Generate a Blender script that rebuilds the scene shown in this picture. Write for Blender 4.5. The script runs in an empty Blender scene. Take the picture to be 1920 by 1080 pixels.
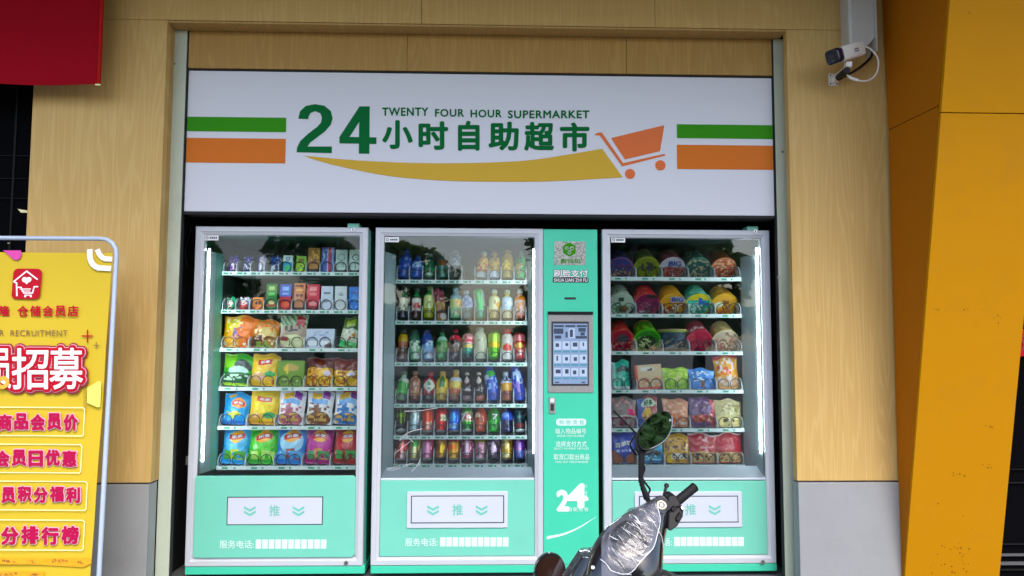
import bpy, bmesh, math, random
from mathutils import Vector as V, Matrix, noise as mnoise
R = math.radians
sc = bpy.context.scene
col = sc.collection
random.seed(4)

# ------------------------------------------------------------------ camera
FPX = 1400.0
PITCH, YAW, ROLL = 0.0716, 0.0295, 0.0027
CAM = V((0, -4.1673, 1.2851))
def _basis():
    cy, sy, cp, sp = math.cos(YAW), math.sin(YAW), math.cos(PITCH), math.sin(PITCH)
    F = V((sy*cp, cy*cp, sp)); Rt = V((cy, -sy, 0)); U = Rt.cross(F)
    c, s = math.cos(ROLL), math.sin(ROLL)
    return F, Rt*c + U*s, U*c - Rt*s
CF, CR, CU = _basis()
cd = bpy.data.cameras.new('camera'); cam = bpy.data.objects.new('camera', cd); col.objects.link(cam)
m = Matrix.Identity(4)
for i in range(3):
    m[i][0], m[i][1], m[i][2], m[i][3] = CR[i], CU[i], -CF[i], CAM[i]
cam.matrix_world = m
cd.sensor_fit = 'HORIZONTAL'; cd.sensor_width = 36; cd.lens = 36*FPX/1920
cd.clip_start = 0.05; cd.clip_end = 500
sc.camera = cam

# ------------------------------------------------------------------ light
SUN_EL, SUN_AZ = R(52), R(160)          # azimuth clockwise from +Y: in front of the shop, a little to its right
w = bpy.data.worlds.new('World'); sc.world = w; w.use_nodes = True
nt = w.node_tree
sky = nt.nodes.new('ShaderNodeTexSky'); sky.sky_type = 'NISHITA'; sky.sun_disc = False
sky.sun_elevation = SUN_EL; sky.sun_rotation = SUN_AZ; sky.dust_density = 2.6; sky.air_density = 1.0
bg = nt.nodes['Background']; bg.inputs[1].default_value = 0.15
nt.links.new(sky.outputs[0], bg.inputs[0])
sd = V((math.sin(SUN_AZ)*math.cos(SUN_EL), math.cos(SUN_AZ)*math.cos(SUN_EL), math.sin(SUN_EL)))
ld = bpy.data.lights.new('sun', 'SUN'); ld.energy = .5; ld.angle = R(30); ld.color = (1, .975, .94)
lo = bpy.data.objects.new('sun', ld); col.objects.link(lo); lo.rotation_euler = sd.to_track_quat('Z', 'Y').to_euler()
sc.view_settings.view_transform = 'Standard'; sc.view_settings.look = 'None'
sc.view_settings.gamma = 1; sc.view_settings.exposure = 1.55
sc.render.engine = 'CYCLES'
sc.cycles.use_denoising = True
sc.cycles.max_bounces = 10; sc.cycles.transparent_max_bounces = 16
sc.cycles.caustics_reflective = False; sc.cycles.caustics_refractive = False

# ------------------------------------------------------------------ measuring
def ray(px, py):
    return (CF + CR*((px-960)/FPX) + CU*((540-py)/FPX)).normalized()
def P(px, py, Y):                       # the point of the plane y = Y seen at a pixel of the photograph
    d = ray(px, py); return CAM + d*((Y-CAM.y)/d.y)
def hit(px, py, o, n):
    d = ray(px, py); return CAM + d*((o-CAM).dot(n)/d.dot(n))
class Plane:                            # ex, ey lie in the plane, n looks out of it
    def __init__(s, o, ex=V((1, 0, 0)), ey=V((0, 0, 1))):
        s.o = V(o); s.ex = V(ex).normalized(); s.n = s.ex.cross(V(ey)).normalized(); s.ey = s.n.cross(s.ex)
    def uv(s, px, py):
        p = hit(px, py, s.o, s.n) - s.o; return (p.dot(s.ex), p.dot(s.ey))
    def at(s, u, v, h=0.0): return s.o + s.ex*u + s.ey*v + s.n*h
def wall(Y): return Plane((0, Y, 0))

# ------------------------------------------------------------------ colours and materials
def L(h, k=1.0):
    h = h.lstrip('#')
    o = []
    for i in (0, 2, 4):
        c = int(h[i:i+2], 16)/255
        o.append((c/12.92 if c <= .04045 else ((c+.055)/1.055)**2.4)*k)
    return tuple(o)
def newmat(name):
    mt = bpy.data.materials.new(name); mt.use_nodes = True
    return mt, mt.node_tree, mt.node_tree.nodes['Principled BSDF']
def N(nt, t, **kw):
    n = nt.nodes.new(t)
    for k, v in kw.items():
        if isinstance(k, str) and hasattr(n, k): setattr(n, k, v)
    return n
def paint(name, c, rough=.45, metal=0., var=.06, scale=6., bump=0., bscale=60., coat=0., dirt=0., spec=.5):
    mt, nt, b = newmat(name); b.inputs['Specular IOR Level'].default_value = spec
    tc = N(nt, 'ShaderNodeTexCoord'); ns = N(nt, 'ShaderNodeTexNoise'); ns.inputs['Scale'].default_value = scale
    ns.inputs['Detail'].default_value = 5; nt.links.new(tc.outputs['Object'], ns.inputs['Vector'])
    mx = N(nt, 'ShaderNodeMix', data_type='RGBA')
    mx.inputs[6].default_value = tuple(x*(1-var) for x in c)+(1,); mx.inputs[7].default_value = tuple(min(1, x*(1+var)) for x in c)+(1,)
    nt.links.new(ns.outputs[0], mx.inputs[0]); out = mx.outputs[2]
    if dirt:
        n2 = N(nt, 'ShaderNodeTexNoise'); n2.inputs['Scale'].default_value = 2.3; n2.inputs['Detail'].default_value = 9; n2.inputs['Roughness'].default_value = .7
        nt.links.new(tc.outputs['Object'], n2.inputs['Vector'])
        rp = N(nt, 'ShaderNodeValToRGB'); rp.color_ramp.elements[0].position = .52; rp.color_ramp.elements[1].position = .75
        nt.links.new(n2.outputs[0], rp.inputs[0])
        ml = N(nt, 'ShaderNodeMath', operation='MULTIPLY'); ml.inputs[1].default_value = dirt; nt.links.new(rp.outputs[0], ml.inputs[0])
        m2 = N(nt, 'ShaderNodeMix', data_type='RGBA'); m2.inputs[7].default_value = (.09, .075, .055, 1)
        nt.links.new(out, m2.inputs[6]); nt.links.new(ml.outputs[0], m2.inputs[0]); out = m2.outputs[2]
    nt.links.new(out, b.inputs['Base Color'])
    mr = N(nt, 'ShaderNodeMapRange'); mr.inputs[3].default_value = rough*.85; mr.inputs[4].default_value = min(1, rough*1.2)
    nt.links.new(ns.outputs[0], mr.inputs[0]); nt.links.new(mr.outputs[0], b.inputs['Roughness'])
    b.inputs['Metallic'].default_value = metal
    if coat: b.inputs['Coat Weight'].default_value = coat; b.inputs['Coat Roughness'].default_value = .06
    if bump:
        n3 = N(nt, 'ShaderNodeTexNoise'); n3.inputs['Scale'].default_value = bscale; n3.inputs['Detail'].default_value = 4
        nt.links.new(tc.outputs['Object'], n3.inputs['Vector'])
        bp = N(nt, 'ShaderNodeBump'); bp.inputs['Strength'].default_value = bump; bp.inputs['Distance'].default_value = .004
        nt.links.new(n3.outputs[0], bp.inputs['Height']); nt.links.new(bp.outputs[0], b.inputs['Normal'])
    return mt
def glow(name, c, s):
    mt, nt, b = newmat(name)
    b.inputs['Base Color'].default_value = c+(1,); b.inputs['Emission Color'].default_value = c+(1,); b.inputs['Emission Strength'].default_value = s
    return mt
def pane(name, tint=(1, 1, 1), ior=1.5, rough=0., bump=0.):
    mt = bpy.data.materials.new(name); mt.use_nodes = True; nt = mt.node_tree; nt.nodes.clear()
    o = N(nt, 'ShaderNodeOutputMaterial'); mx = N(nt, 'ShaderNodeMixShader'); t = N(nt, 'ShaderNodeBsdfTransparent'); g = N(nt, 'ShaderNodeBsdfGlossy'); f = N(nt, 'ShaderNodeFresnel')
    t.inputs[0].default_value = tint+(1,); g.inputs['Roughness'].default_value = rough; f.inputs[0].default_value = ior
    nt.links.new(f.outputs[0], mx.inputs[0]); nt.links.new(t.outputs[0], mx.inputs[1]); nt.links.new(g.outputs[0], mx.inputs[2])
    if bump:
        tc0 = N(nt, 'ShaderNodeTexCoord'); nd = N(nt, 'ShaderNodeTexNoise'); nd.inputs['Scale'].default_value = 3.5; nd.inputs['Detail'].default_value = 8; nd.inputs['Roughness'].default_value = .7; nd.inputs['Distortion'].default_value = 1.2
        nt.links.new(tc0.outputs['Object'], nd.inputs['Vector']); rp = N(nt, 'ShaderNodeMapRange'); rp.inputs[1].default_value = .48; rp.inputs[2].default_value = .8; rp.inputs[3].default_value = .0; rp.inputs[4].default_value = .025
        nt.links.new(nd.outputs[0], rp.inputs[0]); dfu = N(nt, 'ShaderNodeBsdfDiffuse'); dfu.inputs[0].default_value = (.6, .62, .62, 1); mxd = N(nt, 'ShaderNodeMixShader')
        nt.links.new(rp.outputs[0], mxd.inputs[0]); nt.links.new(mx.outputs[0], mxd.inputs[1]); nt.links.new(dfu.outputs[0], mxd.inputs[2]); nt.links.new(mxd.outputs[0], o.inputs[0])
    else: nt.links.new(mx.outputs[0], o.inputs[0])
    if bump:
        tc = N(nt, 'ShaderNodeTexCoord'); n3 = N(nt, 'ShaderNodeTexNoise'); n3.inputs['Scale'].default_value = 2.5
        nt.links.new(tc.outputs['Object'], n3.inputs['Vector'])
        bp = N(nt, 'ShaderNodeBump'); bp.inputs['Strength'].default_value = bump; bp.inputs['Distance'].default_value = .01
        nt.links.new(n3.outputs[0], bp.inputs['Height']); nt.links.new(bp.outputs[0], g.inputs['Normal'])
    return mt
def wood(name, c0, c1, horizontal=False):
    mt, nt, b = newmat(name)
    tc = N(nt, 'ShaderNodeTexCoord'); mp = N(nt, 'ShaderNodeMapping')
    mp.inputs['Scale'].default_value = (6.5, 1, .38) if not horizontal else (.38, 1, 6.5)
    nt.links.new(tc.outputs['Object'], mp.inputs[0])
    n1 = N(nt, 'ShaderNodeTexNoise'); n1.inputs['Scale'].default_value = 1.5; n1.inputs['Detail'].default_value = 2.5; n1.inputs['Roughness'].default_value = .42
    nt.links.new(mp.outputs[0], n1.inputs['Vector'])
    ml = N(nt, 'ShaderNodeMath', operation='MULTIPLY'); ml.inputs[1].default_value = 88; nt.links.new(n1.outputs[0], ml.inputs[0])
    sn = N(nt, 'ShaderNodeMath', operation='SINE'); nt.links.new(ml.outputs[0], sn.inputs[0])
    mr = N(nt, 'ShaderNodeMapRange'); mr.inputs[1].default_value = -1; mr.inputs[2].default_value = 1; nt.links.new(sn.outputs[0], mr.inputs[0])
    pw = N(nt, 'ShaderNodeMath', operation='POWER'); pw.inputs[1].default_value = 3.5; nt.links.new(mr.outputs[0], pw.inputs[0])
    mp2 = N(nt, 'ShaderNodeMapping'); mp2.inputs['Scale'].default_value = (150, 60, 2.2) if not horizontal else (2.2, 60, 150)
    nt.links.new(tc.outputs['Object'], mp2.inputs[0])
    n2 = N(nt, 'ShaderNodeTexNoise'); n2.inputs['Scale'].default_value = 1; n2.inputs['Detail'].default_value = 3; nt.links.new(mp2.outputs[0], n2.inputs['Vector'])
    mx = N(nt, 'ShaderNodeMix', data_type='RGBA'); mx.inputs[6].default_value = c0+(1,); mx.inputs[7].default_value = c1+(1,)
    ad = N(nt, 'ShaderNodeMath', operation='MULTIPLY_ADD'); ad.inputs[1].default_value = .40; nt.links.new(pw.outputs[0], ad.inputs[0])
    m3 = N(nt, 'ShaderNodeMath', operation='MULTIPLY'); m3.inputs[1].default_value = .55; nt.links.new(n2.outputs[0], m3.inputs[0]); nt.links.new(m3.outputs[0], ad.inputs[2])
    nt.links.new(ad.outputs[0], mx.inputs[0])
    n4 = N(nt, 'ShaderNodeTexNoise'); n4.inputs['Scale'].default_value = 1.3; nt.links.new(tc.outputs['Object'], n4.inputs['Vector'])
    hs = N(nt, 'ShaderNodeHueSaturation'); mr4 = N(nt, 'ShaderNodeMapRange'); mr4.inputs[3].default_value = .9; mr4.inputs[4].default_value = 1.1
    nt.links.new(n4.outputs[0], mr4.inputs[0]); nt.links.new(mr4.outputs[0], hs.inputs['Value']); nt.links.new(mx.outputs[2], hs.inputs['Color'])
    nt.links.new(hs.outputs[0], b.inputs['Base Color']); b.inputs['Roughness'].default_value = .42; b.inputs['Specular IOR Level'].default_value = .12
    bp = N(nt, 'ShaderNodeBump'); bp.inputs['Strength'].default_value = .12; bp.inputs['Distance'].default_value = .002
    nt.links.new(n2.outputs[0], bp.inputs['Height']); nt.links.new(bp.outputs[0], b.inputs['Normal'])
    return mt
def printed(name, rough, metal=0., bump=0., bscale=30., coat=0.):
    mt, nt, b = newmat(name)
    a = N(nt, 'ShaderNodeVertexColor'); a.layer_name = 'Col'
    nt.links.new(a.outputs[0], b.inputs['Base Color']); b.inputs['Roughness'].default_value = rough; b.inputs['Metallic'].default_value = metal
    if coat: b.inputs['Coat Weight'].default_value = coat
    if bump:
        tc = N(nt, 'ShaderNodeTexCoord'); n3 = N(nt, 'ShaderNodeTexNoise'); n3.inputs['Scale'].default_value = bscale; n3.inputs['Detail'].default_value = 3; n3.inputs['Distortion'].default_value = .8
        nt.links.new(tc.outputs['Object'], n3.inputs['Vector'])
        bp = N(nt, 'ShaderNodeBump'); bp.inputs['Strength'].default_value = bump; bp.inputs['Distance'].default_value = .01
        nt.links.new(n3.outputs[0], bp.inputs['Height']); nt.links.new(bp.outputs[0], b.inputs['Normal'])
    return mt

MT = dict(
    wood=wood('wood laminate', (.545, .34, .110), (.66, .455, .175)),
    woodd=wood('wood laminate lintel', (.38, .215, .058), (.50, .31, .098)), woodr=wood('wood laminate reveal', (.44, .265, .085), (.55, .36, .135)),  # lintel and reveal: oak darkened, the recess shade is put into the colour
    seam=paint('panel seam', (.10, .065, .03), .8),
    plinth=paint('grey plinth board', (.315, .32, .325), .5, var=.07, bump=.05, bscale=120, dirt=.22), chip=paint('paint chip', (.10, .035, .006), .7, spec=.1),
    rail=paint('pale green rail', (.50, .55, .43), .5, var=.05, dirt=.30),
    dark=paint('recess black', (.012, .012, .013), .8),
    signw=paint('sign acrylic', (.68, .69, .74), .35, spec=.15, var=.015, scale=1.5),
    green=paint('sign green', (.035, .27, .005), .4, spec=.06, var=.02), dgreen=paint('sign dark green', (.0, .135, .03), .4, spec=.05, var=.02),
    orange=paint('sign orange', (.66, .17, .02), .4, spec=.06, var=.02), cart=paint('sign cart orange', (.72, .17, .05), .4, spec=.06, var=.02),
    ochre=paint('sign ochre', (.62, .38, .03), .4, spec=.15, var=.03),
    mint=paint('mint enamel', (.175, .61, .46), .32, var=.04, dirt=.05, coat=.15), mintd=paint('mint enamel deep', (.055, .60, .38), .32, var=.04, dirt=.05, coat=.15),
    mintside=paint('mint side', (.02, .22, .15), .4),  # mint enamel darkened: the shade on the cabinet sides is in the colour
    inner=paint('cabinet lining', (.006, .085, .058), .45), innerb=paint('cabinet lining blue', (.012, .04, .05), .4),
    alu=paint('door aluminium', (.55, .57, .61), .4, metal=.0, dirt=.08, var=.03), white=paint('white plastic', (.60, .64, .72), .35, var=.02, dirt=.05),
    offw=paint('side liner', (.40, .53, .57), .4, var=.06), shelf=paint('shelf enamel', (.66, .76, .76), .4, var=.02), tag=paint('price tag green', (.07, .50, .28), .5, var=.3, scale=90),
    divi=paint('divider plastic', (.58, .66, .70), .35, var=.04), coil=paint('coil steel', (.012, .016, .022), .35, metal=.5),
    ink=paint('black print', (.02, .02, .025), .5), inkg=paint('white print', (.72, .92, .86), .5, var=.01), tealink=paint('teal print', (.16, .56, .44), .5, var=.01),
    glass=pane('door glass', (.97, .995, .985), 1.36, 0, .03), glassb=pane('door glass bright', (.95, .99, .985), 1.54, 0, .04), led=glow('led', (.86, .95, 1.), 24.0),
    steel=paint('steel', (.45, .45, .46), .25, metal=.9), bezel=paint('textured grey bezel', (.30, .29, .28), .6, var=.35, scale=160, bump=.5, bscale=160),
    black=paint('black plastic', (.006, .006, .007), .42, spec=.22, var=.15), gloss=paint('black gloss', (.010, .010, .012), .12, coat=.6), rubber=paint('rubber', (.007, .007, .008), .62, spec=.25, bump=.3, bscale=200),
    yellow=paint('yellow metal panel', (.55, .235, .003), .5, spec=.07, var=.03, scale=2.5, dirt=.10), amber=paint('amber metal panel', (.44, .14, .004), .5, spec=.07, var=.05, scale=2.5),  # amber: the column's side faces, with their shade put into the colour
    red=paint('red cloth', (.31, .004, .012), .8, spec=.05, var=.08, scale=3), redhem=paint('red hem', (.40, .012, .010), .8, spec=.05),
    tube=paint('stand tube', (.44, .52, .64), .3, var=.03), ply=paint('poster yellow', (.60, .43, .03), .4, spec=.1, var=.02, scale=3),
    pred=paint('poster red', (.46, .006, .02), .5, spec=.1), pcrim=paint('poster crimson', (.43, .006, .065), .5, spec=.1), ppink=paint('poster pink', (.80, .42, .50), .5, spec=.1), pdark=paint('poster maroon', (.30, .006, .02), .45),
    pwhite=paint('poster white', (.86, .84, .85), .45), pbrown=paint('poster brown', (.20, .10, .02), .45), porange=paint('poster orange', (.90, .40, .03), .45), pmag=paint('poster magenta', (.62, .04, .32), .45), plime=paint('poster lime', (.72, .74, .12), .45), pcream=paint('poster cream', (.92, .84, .45), .45),
    tape=paint('orange tape', (.88, .36, .01), .3, var=.2, scale=40, bump=.3, bscale=50),
    duct=paint('pvc duct', (.58, .58, .55), .45, var=.06, dirt=.1), camw=paint('camera white', (.84, .82, .78), .35), camb=paint('camera dark', (.012, .012, .03), .15),
    pave=paint('pavers', (.15, .153, .158), .75, var=.18, scale=9, bump=.3, bscale=40), soffit=paint('soffit', (.30, .29, .28), .6), dglass=paint('dark shop glass', (.004, .004, .005), .5, spec=0., var=.3, scale=3),
    bark=paint('bark', (.08, .06, .045), .9), scr=glow('screen blue', (.17, .24, .37), .16), scrw=glow('screen pale', (.30, .37, .48), .22), scrt=glow('screen teal', (.04, .18, .25), .22), scrd=glow('screen dark', (.02, .035, .07), .2), scrr=glow('screen red', (.55, .2, .22), .8),
    navy=paint('navy print', (.02, .05, .38), .45),
    barg=paint('dark window bar', (.014, .014, .014), .6, spec=.05), barl=paint('grey window bar', (.10, .10, .105), .4),
    navyc=paint('navy cloth', (.012, .03, .14), .6),
    film_=printed('film pouch', .24, 0, .6, 34, .3), card=printed('printed card', .42, 0, 0), can=printed('printed can', .26, .45, 0), pet=printed('printed bottle', .2, 0, .12, 90, .3),
)
def leafmat():
    mt, nt, b = newmat('leaves')
    oi = N(nt, 'ShaderNodeTexCoord'); ns = N(nt, 'ShaderNodeTexNoise'); ns.inputs['Scale'].default_value = 7; ns.inputs['Detail'].default_value = 4
    nt.links.new(oi.outputs['Object'], ns.inputs['Vector'])
    mx = N(nt, 'ShaderNodeMix', data_type='RGBA'); mx.inputs[6].default_value = (.02, .05, .012, 1); mx.inputs[7].default_value = (.30, .46, .14, 1)
    nt.links.new(ns.outputs[0], mx.inputs[0]); nt.links.new(mx.outputs[2], b.inputs['Base Color']); b.inputs['Roughness'].default_value = .55; b.inputs['Specular IOR Level'].default_value = .25
    tr = N(nt, 'ShaderNodeBsdfTranslucent'); ms = N(nt, 'ShaderNodeMixShader'); ms.inputs[0].default_value = .45; nt.links.new(mx.outputs[2], tr.inputs[0])
    nt.links.new(b.outputs[0], ms.inputs[1]); nt.links.new(tr.outputs[0], ms.inputs[2]); nt.links.new(ms.outputs[0], nt.nodes['Material Output'].inputs[0])
    return mt
MT['leaf'] = leafmat()
def glitter():
    mt, nt, b = newmat('hologram sticker')
    tc = N(nt, 'ShaderNodeTexCoord'); vo = N(nt, 'ShaderNodeTexVoronoi'); vo.inputs['Scale'].default_value = 130; nt.links.new(tc.outputs['Object'], vo.inputs['Vector'])
    mx = N(nt, 'ShaderNodeMix', data_type='RGBA'); mx.inputs[6].default_value = (.16, .17, .16, 1); mx.inputs[7].default_value = (.55, .56, .50, 1)
    nt.links.new(vo.outputs['Color'], mx.inputs[0]); nt.links.new(mx.outputs[2], b.inputs['Base Color']); b.inputs['Roughness'].default_value = .35; b.inputs['Metallic'].default_value = .4
    return mt
MT['glit'] = glitter()
def wrap():
    mt = bpy.data.materials.new('clear film'); mt.use_nodes = True; nt = mt.node_tree; nt.nodes.clear()
    o = N(nt, 'ShaderNodeOutputMaterial'); mx = N(nt, 'ShaderNodeMixShader'); t = N(nt, 'ShaderNodeBsdfTransparent'); g = N(nt, 'ShaderNodeBsdfGlossy'); f = N(nt, 'ShaderNodeFresnel')
    t.inputs[0].default_value = (.9, .9, .92, 1); g.inputs['Roughness'].default_value = .08; f.inputs[0].default_value = 1.5
    df = N(nt, 'ShaderNodeBsdfDiffuse'); df.inputs[0].default_value = (.8, .8, .83, 1); m2 = N(nt, 'ShaderNodeMixShader'); m2.inputs[0].default_value = .04; nt.links.new(t.outputs[0], m2.inputs[1]); nt.links.new(df.outputs[0], m2.inputs[2]); t = m2
    nt.links.new(f.outputs[0], mx.inputs[0]); nt.links.new(t.outputs[0], mx.inputs[1]); nt.links.new(g.outputs[0], mx.inputs[2]); nt.links.new(mx.outputs[0], o.inputs[0])
    return mt
MT['wrap'] = wrap()
mt, nt, b = newmat('mirror glass'); b.inputs['Base Color'].default_value = (.95, .97, .97, 1); b.inputs['Metallic'].default_value = 1; b.inputs['Roughness'].default_value = .02
MT['mirror'] = mt

# ------------------------------------------------------------------ mesh building
def smooth_loop(pts, n=6, closed=True):
    k = len(pts); out = []
    for i in range(k if closed else k-1):
        g = lambda j: V(pts[j % k] if closed else pts[max(0, min(k-1, j))])
        p0, p1, p2, p3 = g(i-1), g(i), g(i+1), g(i+2)
        for s in range(n):
            t = s/n
            out.append(((p1*2) + (p2-p0)*t + (p0*2-p1*5+p2*4-p3)*t*t + (p1*3-p0-p2*3+p3)*t*t*t)*.5)
    if not closed: out.append(V(pts[-1]))
    return out
class B:                                # collects shapes in world space for ONE mesh object
    def __init__(s): s.v = []; s.f = []; s.c = []
    def add(s, vs, fs, cs=None):
        o = len(s.v); s.v += [V(x) for x in vs]; s.f += [tuple(i+o for i in q) for q in fs]
        if cs is not None: s.c += list(cs)
        return s
    def box(s, x0, x1, y0, y1, z0, z1, M=None):
        vs = [V((x, y, z)) for x in (x0, x1) for y in (y0, y1) for z in (z0, z1)]
        if M: vs = [M @ p for p in vs]
        return s.add(vs, [(0, 1, 3, 2), (4, 6, 7, 5), (0, 4, 5, 1), (2, 3, 7, 6), (0, 2, 6, 4), (1, 5, 7, 3)])
    def prism(s, base, d):              # polygon of 3D points pushed along d
        n = len(base); vs = [V(p) for p in base]+[V(p)+V(d) for p in base]
        return s.add(vs, [tuple(range(n))[::-1], tuple(range(n, 2*n))]+[(i, (i+1) % n, n+(i+1) % n, n+i) for i in range(n)])
    def flat(s, pl, uvs, h=.002, t=.0008):  # a flat shape with a little thickness lying on a plane
        return s.prism([pl.at(u, v, h) for u, v in uvs], pl.n*t)
    def rect(s, pl, u0, u1, v0, v1, h=.002, t=.0008, r=0.):
        if r:
            q = []
            for cx, cy, a in ((u1-r, v1-r, 0), (u0+r, v1-r, 90), (u0+r, v0+r, 180), (u1-r, v0+r, 270)):
                for k in range(6): q.append((cx+r*math.cos(R(a+k*18)), cy+r*math.sin(R(a+k*18))))
        else: q = [(u0, v0), (u1, v0), (u1, v1), (u0, v1)]
        return s.flat(pl, q, h, t)
    def disc(s, pl, u, v, r, h=.002, t=.0008, n=20):
        return s.flat(pl, [(u+r*math.cos(2*math.pi*k/n), v+r*math.sin(2*math.pi*k/n)) for k in range(n)], h, t)
    def ring(s, pl, u, v, r0, r1, h=.002, n=24):
        a = [(math.cos(2*math.pi*k/n), math.sin(2*math.pi*k/n)) for k in range(n)]
        vs = [pl.at(u+r0*x, v+r0*y, h) for x, y in a]+[pl.at(u+r1*x, v+r1*y, h) for x, y in a]
        return s.add(vs, [(k, n+k, n+(k+1) % n, (k+1) % n) for k in range(n)])
    def tube(s, path, r, n=10, caps=True):
        path = [V(p) for p in path]; k = len(path); rr = r if isinstance(r, (list, tuple)) else [r]*k
        t = (path[1]-path[0]).normalized(); a = t.orthogonal().normalized(); vs = []
        for i in range(k):
            t = (path[min(i+1, k-1)]-path[max(i-1, 0)]).normalized(); a = (a-t*a.dot(t)).normalized(); b = t.cross(a)
            vs += [path[i]+(a*math.cos(2*math.pi*j/n)+b*math.sin(2*math.pi*j/n))*rr[i] for j in range(n)]
        fs = [(i*n+j, i*n+(j+1) % n, (i+1)*n+(j+1) % n, (i+1)*n+j) for i in range(k-1) for j in range(n)]
        if caps: fs += [tuple(range(n))[::-1], tuple(range((k-1)*n, k*n))]
        return s.add(vs, fs)
    def loft(s, rings, caps=True):
        n = len(rings[0]); vs = [p for r_ in rings for p in r_]
        fs = [(i*n+j, i*n+(j+1) % n, (i+1)*n+(j+1) % n, (i+1)*n+j) for i in range(len(rings)-1) for j in range(n)]
        if caps: fs += [tuple(range(n))[::-1], tuple(range((len(rings)-1)*n, len(rings)*n))]
        return s.add(vs, fs)
    def lathe(s, prof, M, n=24, colf=None):   # prof: (r, z); colf(angle 0..1, z) paints
        vs = []; cs = []
        for r_, z in prof:
            for j in range(n):
                a = 2*math.pi*j/n - math.pi/2
                vs.append(M @ V((r_*math.cos(a), r_*math.sin(a), z)))
                if colf: cs.append(colf(j/n, z))
        fs = [(i*n+j, i*n+(j+1) % n, (i+1)*n+(j+1) % n, (i+1)*n+j) for i in range(len(prof)-1) for j in range(n)]
        fs += [tuple(range(n))[::-1], tuple(range((len(prof)-1)*n, len(prof)*n))]
        return s.add(vs, fs, cs if colf else None)
    def grid(s, f, nu, nv, colf=None, flip=False):
        vs = []; cs = []
        for j in range(nv+1):
            for i in range(nu+1):
                vs.append(f(i/nu, j/nv))
                if colf: cs.append(colf(i/nu, j/nv))
        w_ = nu+1
        fs = [(j*w_+i, j*w_+i+1, (j+1)*w_+i+1, (j+1)*w_+i) for j in range(nv) for i in range(nu)]
        if flip: fs = [q[::-1] for q in fs]
        return s.add(vs, fs, cs if colf else None)
    def mesh(s, name, org, fix=True):
        me = bpy.data.meshes.new(name); me.from_pydata([p-org for p in s.v], [], s.f); me.update()
        if s.c:
            at = me.color_attributes.new('Col', 'FLOAT_COLOR', 'POINT')
            for i, c in enumerate(s.c): at.data[i].color = (c[0], c[1], c[2], 1)
        if fix:
            bm = bmesh.new(); bm.from_mesh(me); bmesh.ops.recalc_face_normals(bm, faces=bm.faces); bm.to_mesh(me); bm.free()
        return me
def origin(parent):
    while parent.parent: parent = parent.parent
    return parent.location.copy()
def obj(name, b, mat, parent=None, org=None, bevel=0., smooth=0., fix=True, seg=2):
    o0 = V(org) if org is not None else (origin(parent) if parent else V((0, 0, 0)))
    me = b.mesh(name, o0, fix) if isinstance(b, B) else b
    me.materials.append(MT[mat] if isinstance(mat, str) else mat)
    o = bpy.data.objects.new(name, me); col.objects.link(o)
    if parent: o.parent = parent
    else: o.location = o0
    if smooth:
        me.polygons.foreach_set('use_smooth', [True]*len(me.polygons))
        try: me.set_sharp_from_angle(angle=R(smooth))
        except Exception: pass
    if bevel:
        md = o.modifiers.new('bevel', 'BEVEL'); md.width = bevel; md.segments = seg; md.limit_method = 'ANGLE'; md.angle_limit = R(40)
    return o
def objs(name, parts, parent):            # one mesh of several materials (a printed surface)
    bb = B(); mi = []
    for k, (q, mt) in enumerate(parts): bb.add(q.v, q.f); mi += [k]*len(q.f)
    o = obj(name, bb, parts[0][1], parent)
    for q, mt in parts[1:]: o.data.materials.append(MT[mt])
    o.data.polygons.foreach_set('material_index', mi)
    return o
def thing(name, label, cat, loc=(0, 0, 0), group=None):
    o = bpy.data.objects.new(name, None); col.objects.link(o); o.location = loc; o.empty_display_size = .1
    o['label'] = label; o['category'] = cat
    if group: o['group'] = group
    return o
def tag(o, label, cat, group=None):
    o['label'] = label; o['category'] = cat
    if group: o['group'] = group
    return o
def struct(o): o['kind'] = 'structure'; return o

_tc = {}
def glyphs(body, bold=0., space=1.):
    k = (body, bold, space)
    if k not in _tc:
        c = bpy.data.curves.new('lettering', 'FONT'); c.body = body; c.space_character = space; c.resolution_u = 3
        o = bpy.data.objects.new('lettering', c); me = bpy.data.meshes.new_from_object(o)
        v0 = [v.co.copy() for v in me.vertices]; f0 = [tuple(p.vertices) for p in me.polygons]
        bpy.data.objects.remove(o); bpy.data.curves.remove(c); bpy.data.meshes.remove(me)
        vs, fs = [], []
        sh = [(0, 0)] if not bold else [(math.cos(R(q)), math.sin(R(q))) for q in range(0, 360, 45 if bold < .06 else 22)]
        for i, (dx, dy) in enumerate(sh):       # a heavier weight: the glyph laid down several times round its place
            n = len(vs); vs += [V((v.x+dx*bold, v.y+dy*bold, i*.00012)) for v in v0]; fs += [tuple(q+n for q in f) for f in f0]
        xs = [v.x for v in vs]; ys = [v.y for v in vs]
        _tc[k] = ([((v.x-min(xs))/(max(xs)-min(xs)), (v.y-min(ys))/(max(ys)-min(ys)), v.z) for v in vs], fs)
    return _tc[k]
def text_on(b, body, f, bold=0., space=1.):   # f(s, t, z) with s, t in 0..1 gives the 3D point
    vs, fs = glyphs(body, bold, space)
    return b.add([f(s, t, z) for s, t, z in vs], fs)
def text_px(b, pl, body, x0, y0, x1, y1, h=.003, bold=0., space=1.):   # pixel box of the photograph, measured on the plane
    a, c, d, e = pl.uv(x0, y1), pl.uv(x1, y1), pl.uv(x1, y0), pl.uv(x0, y0)
    def f(s, t, z):
        u = (a[0]*(1-s)+c[0]*s)*(1-t)+(e[0]*(1-s)+d[0]*s)*t; v = (a[1]*(1-s)+c[1]*s)*(1-t)+(e[1]*(1-s)+d[1]*s)*t
        return pl.at(u, v, h+z)
    return text_on(b, body, f, bold, space)
def px_poly(b, pl, pts, h=.002, t=.0008): return b.flat(pl, [pl.uv(*p) for p in pts], h, t)
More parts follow.
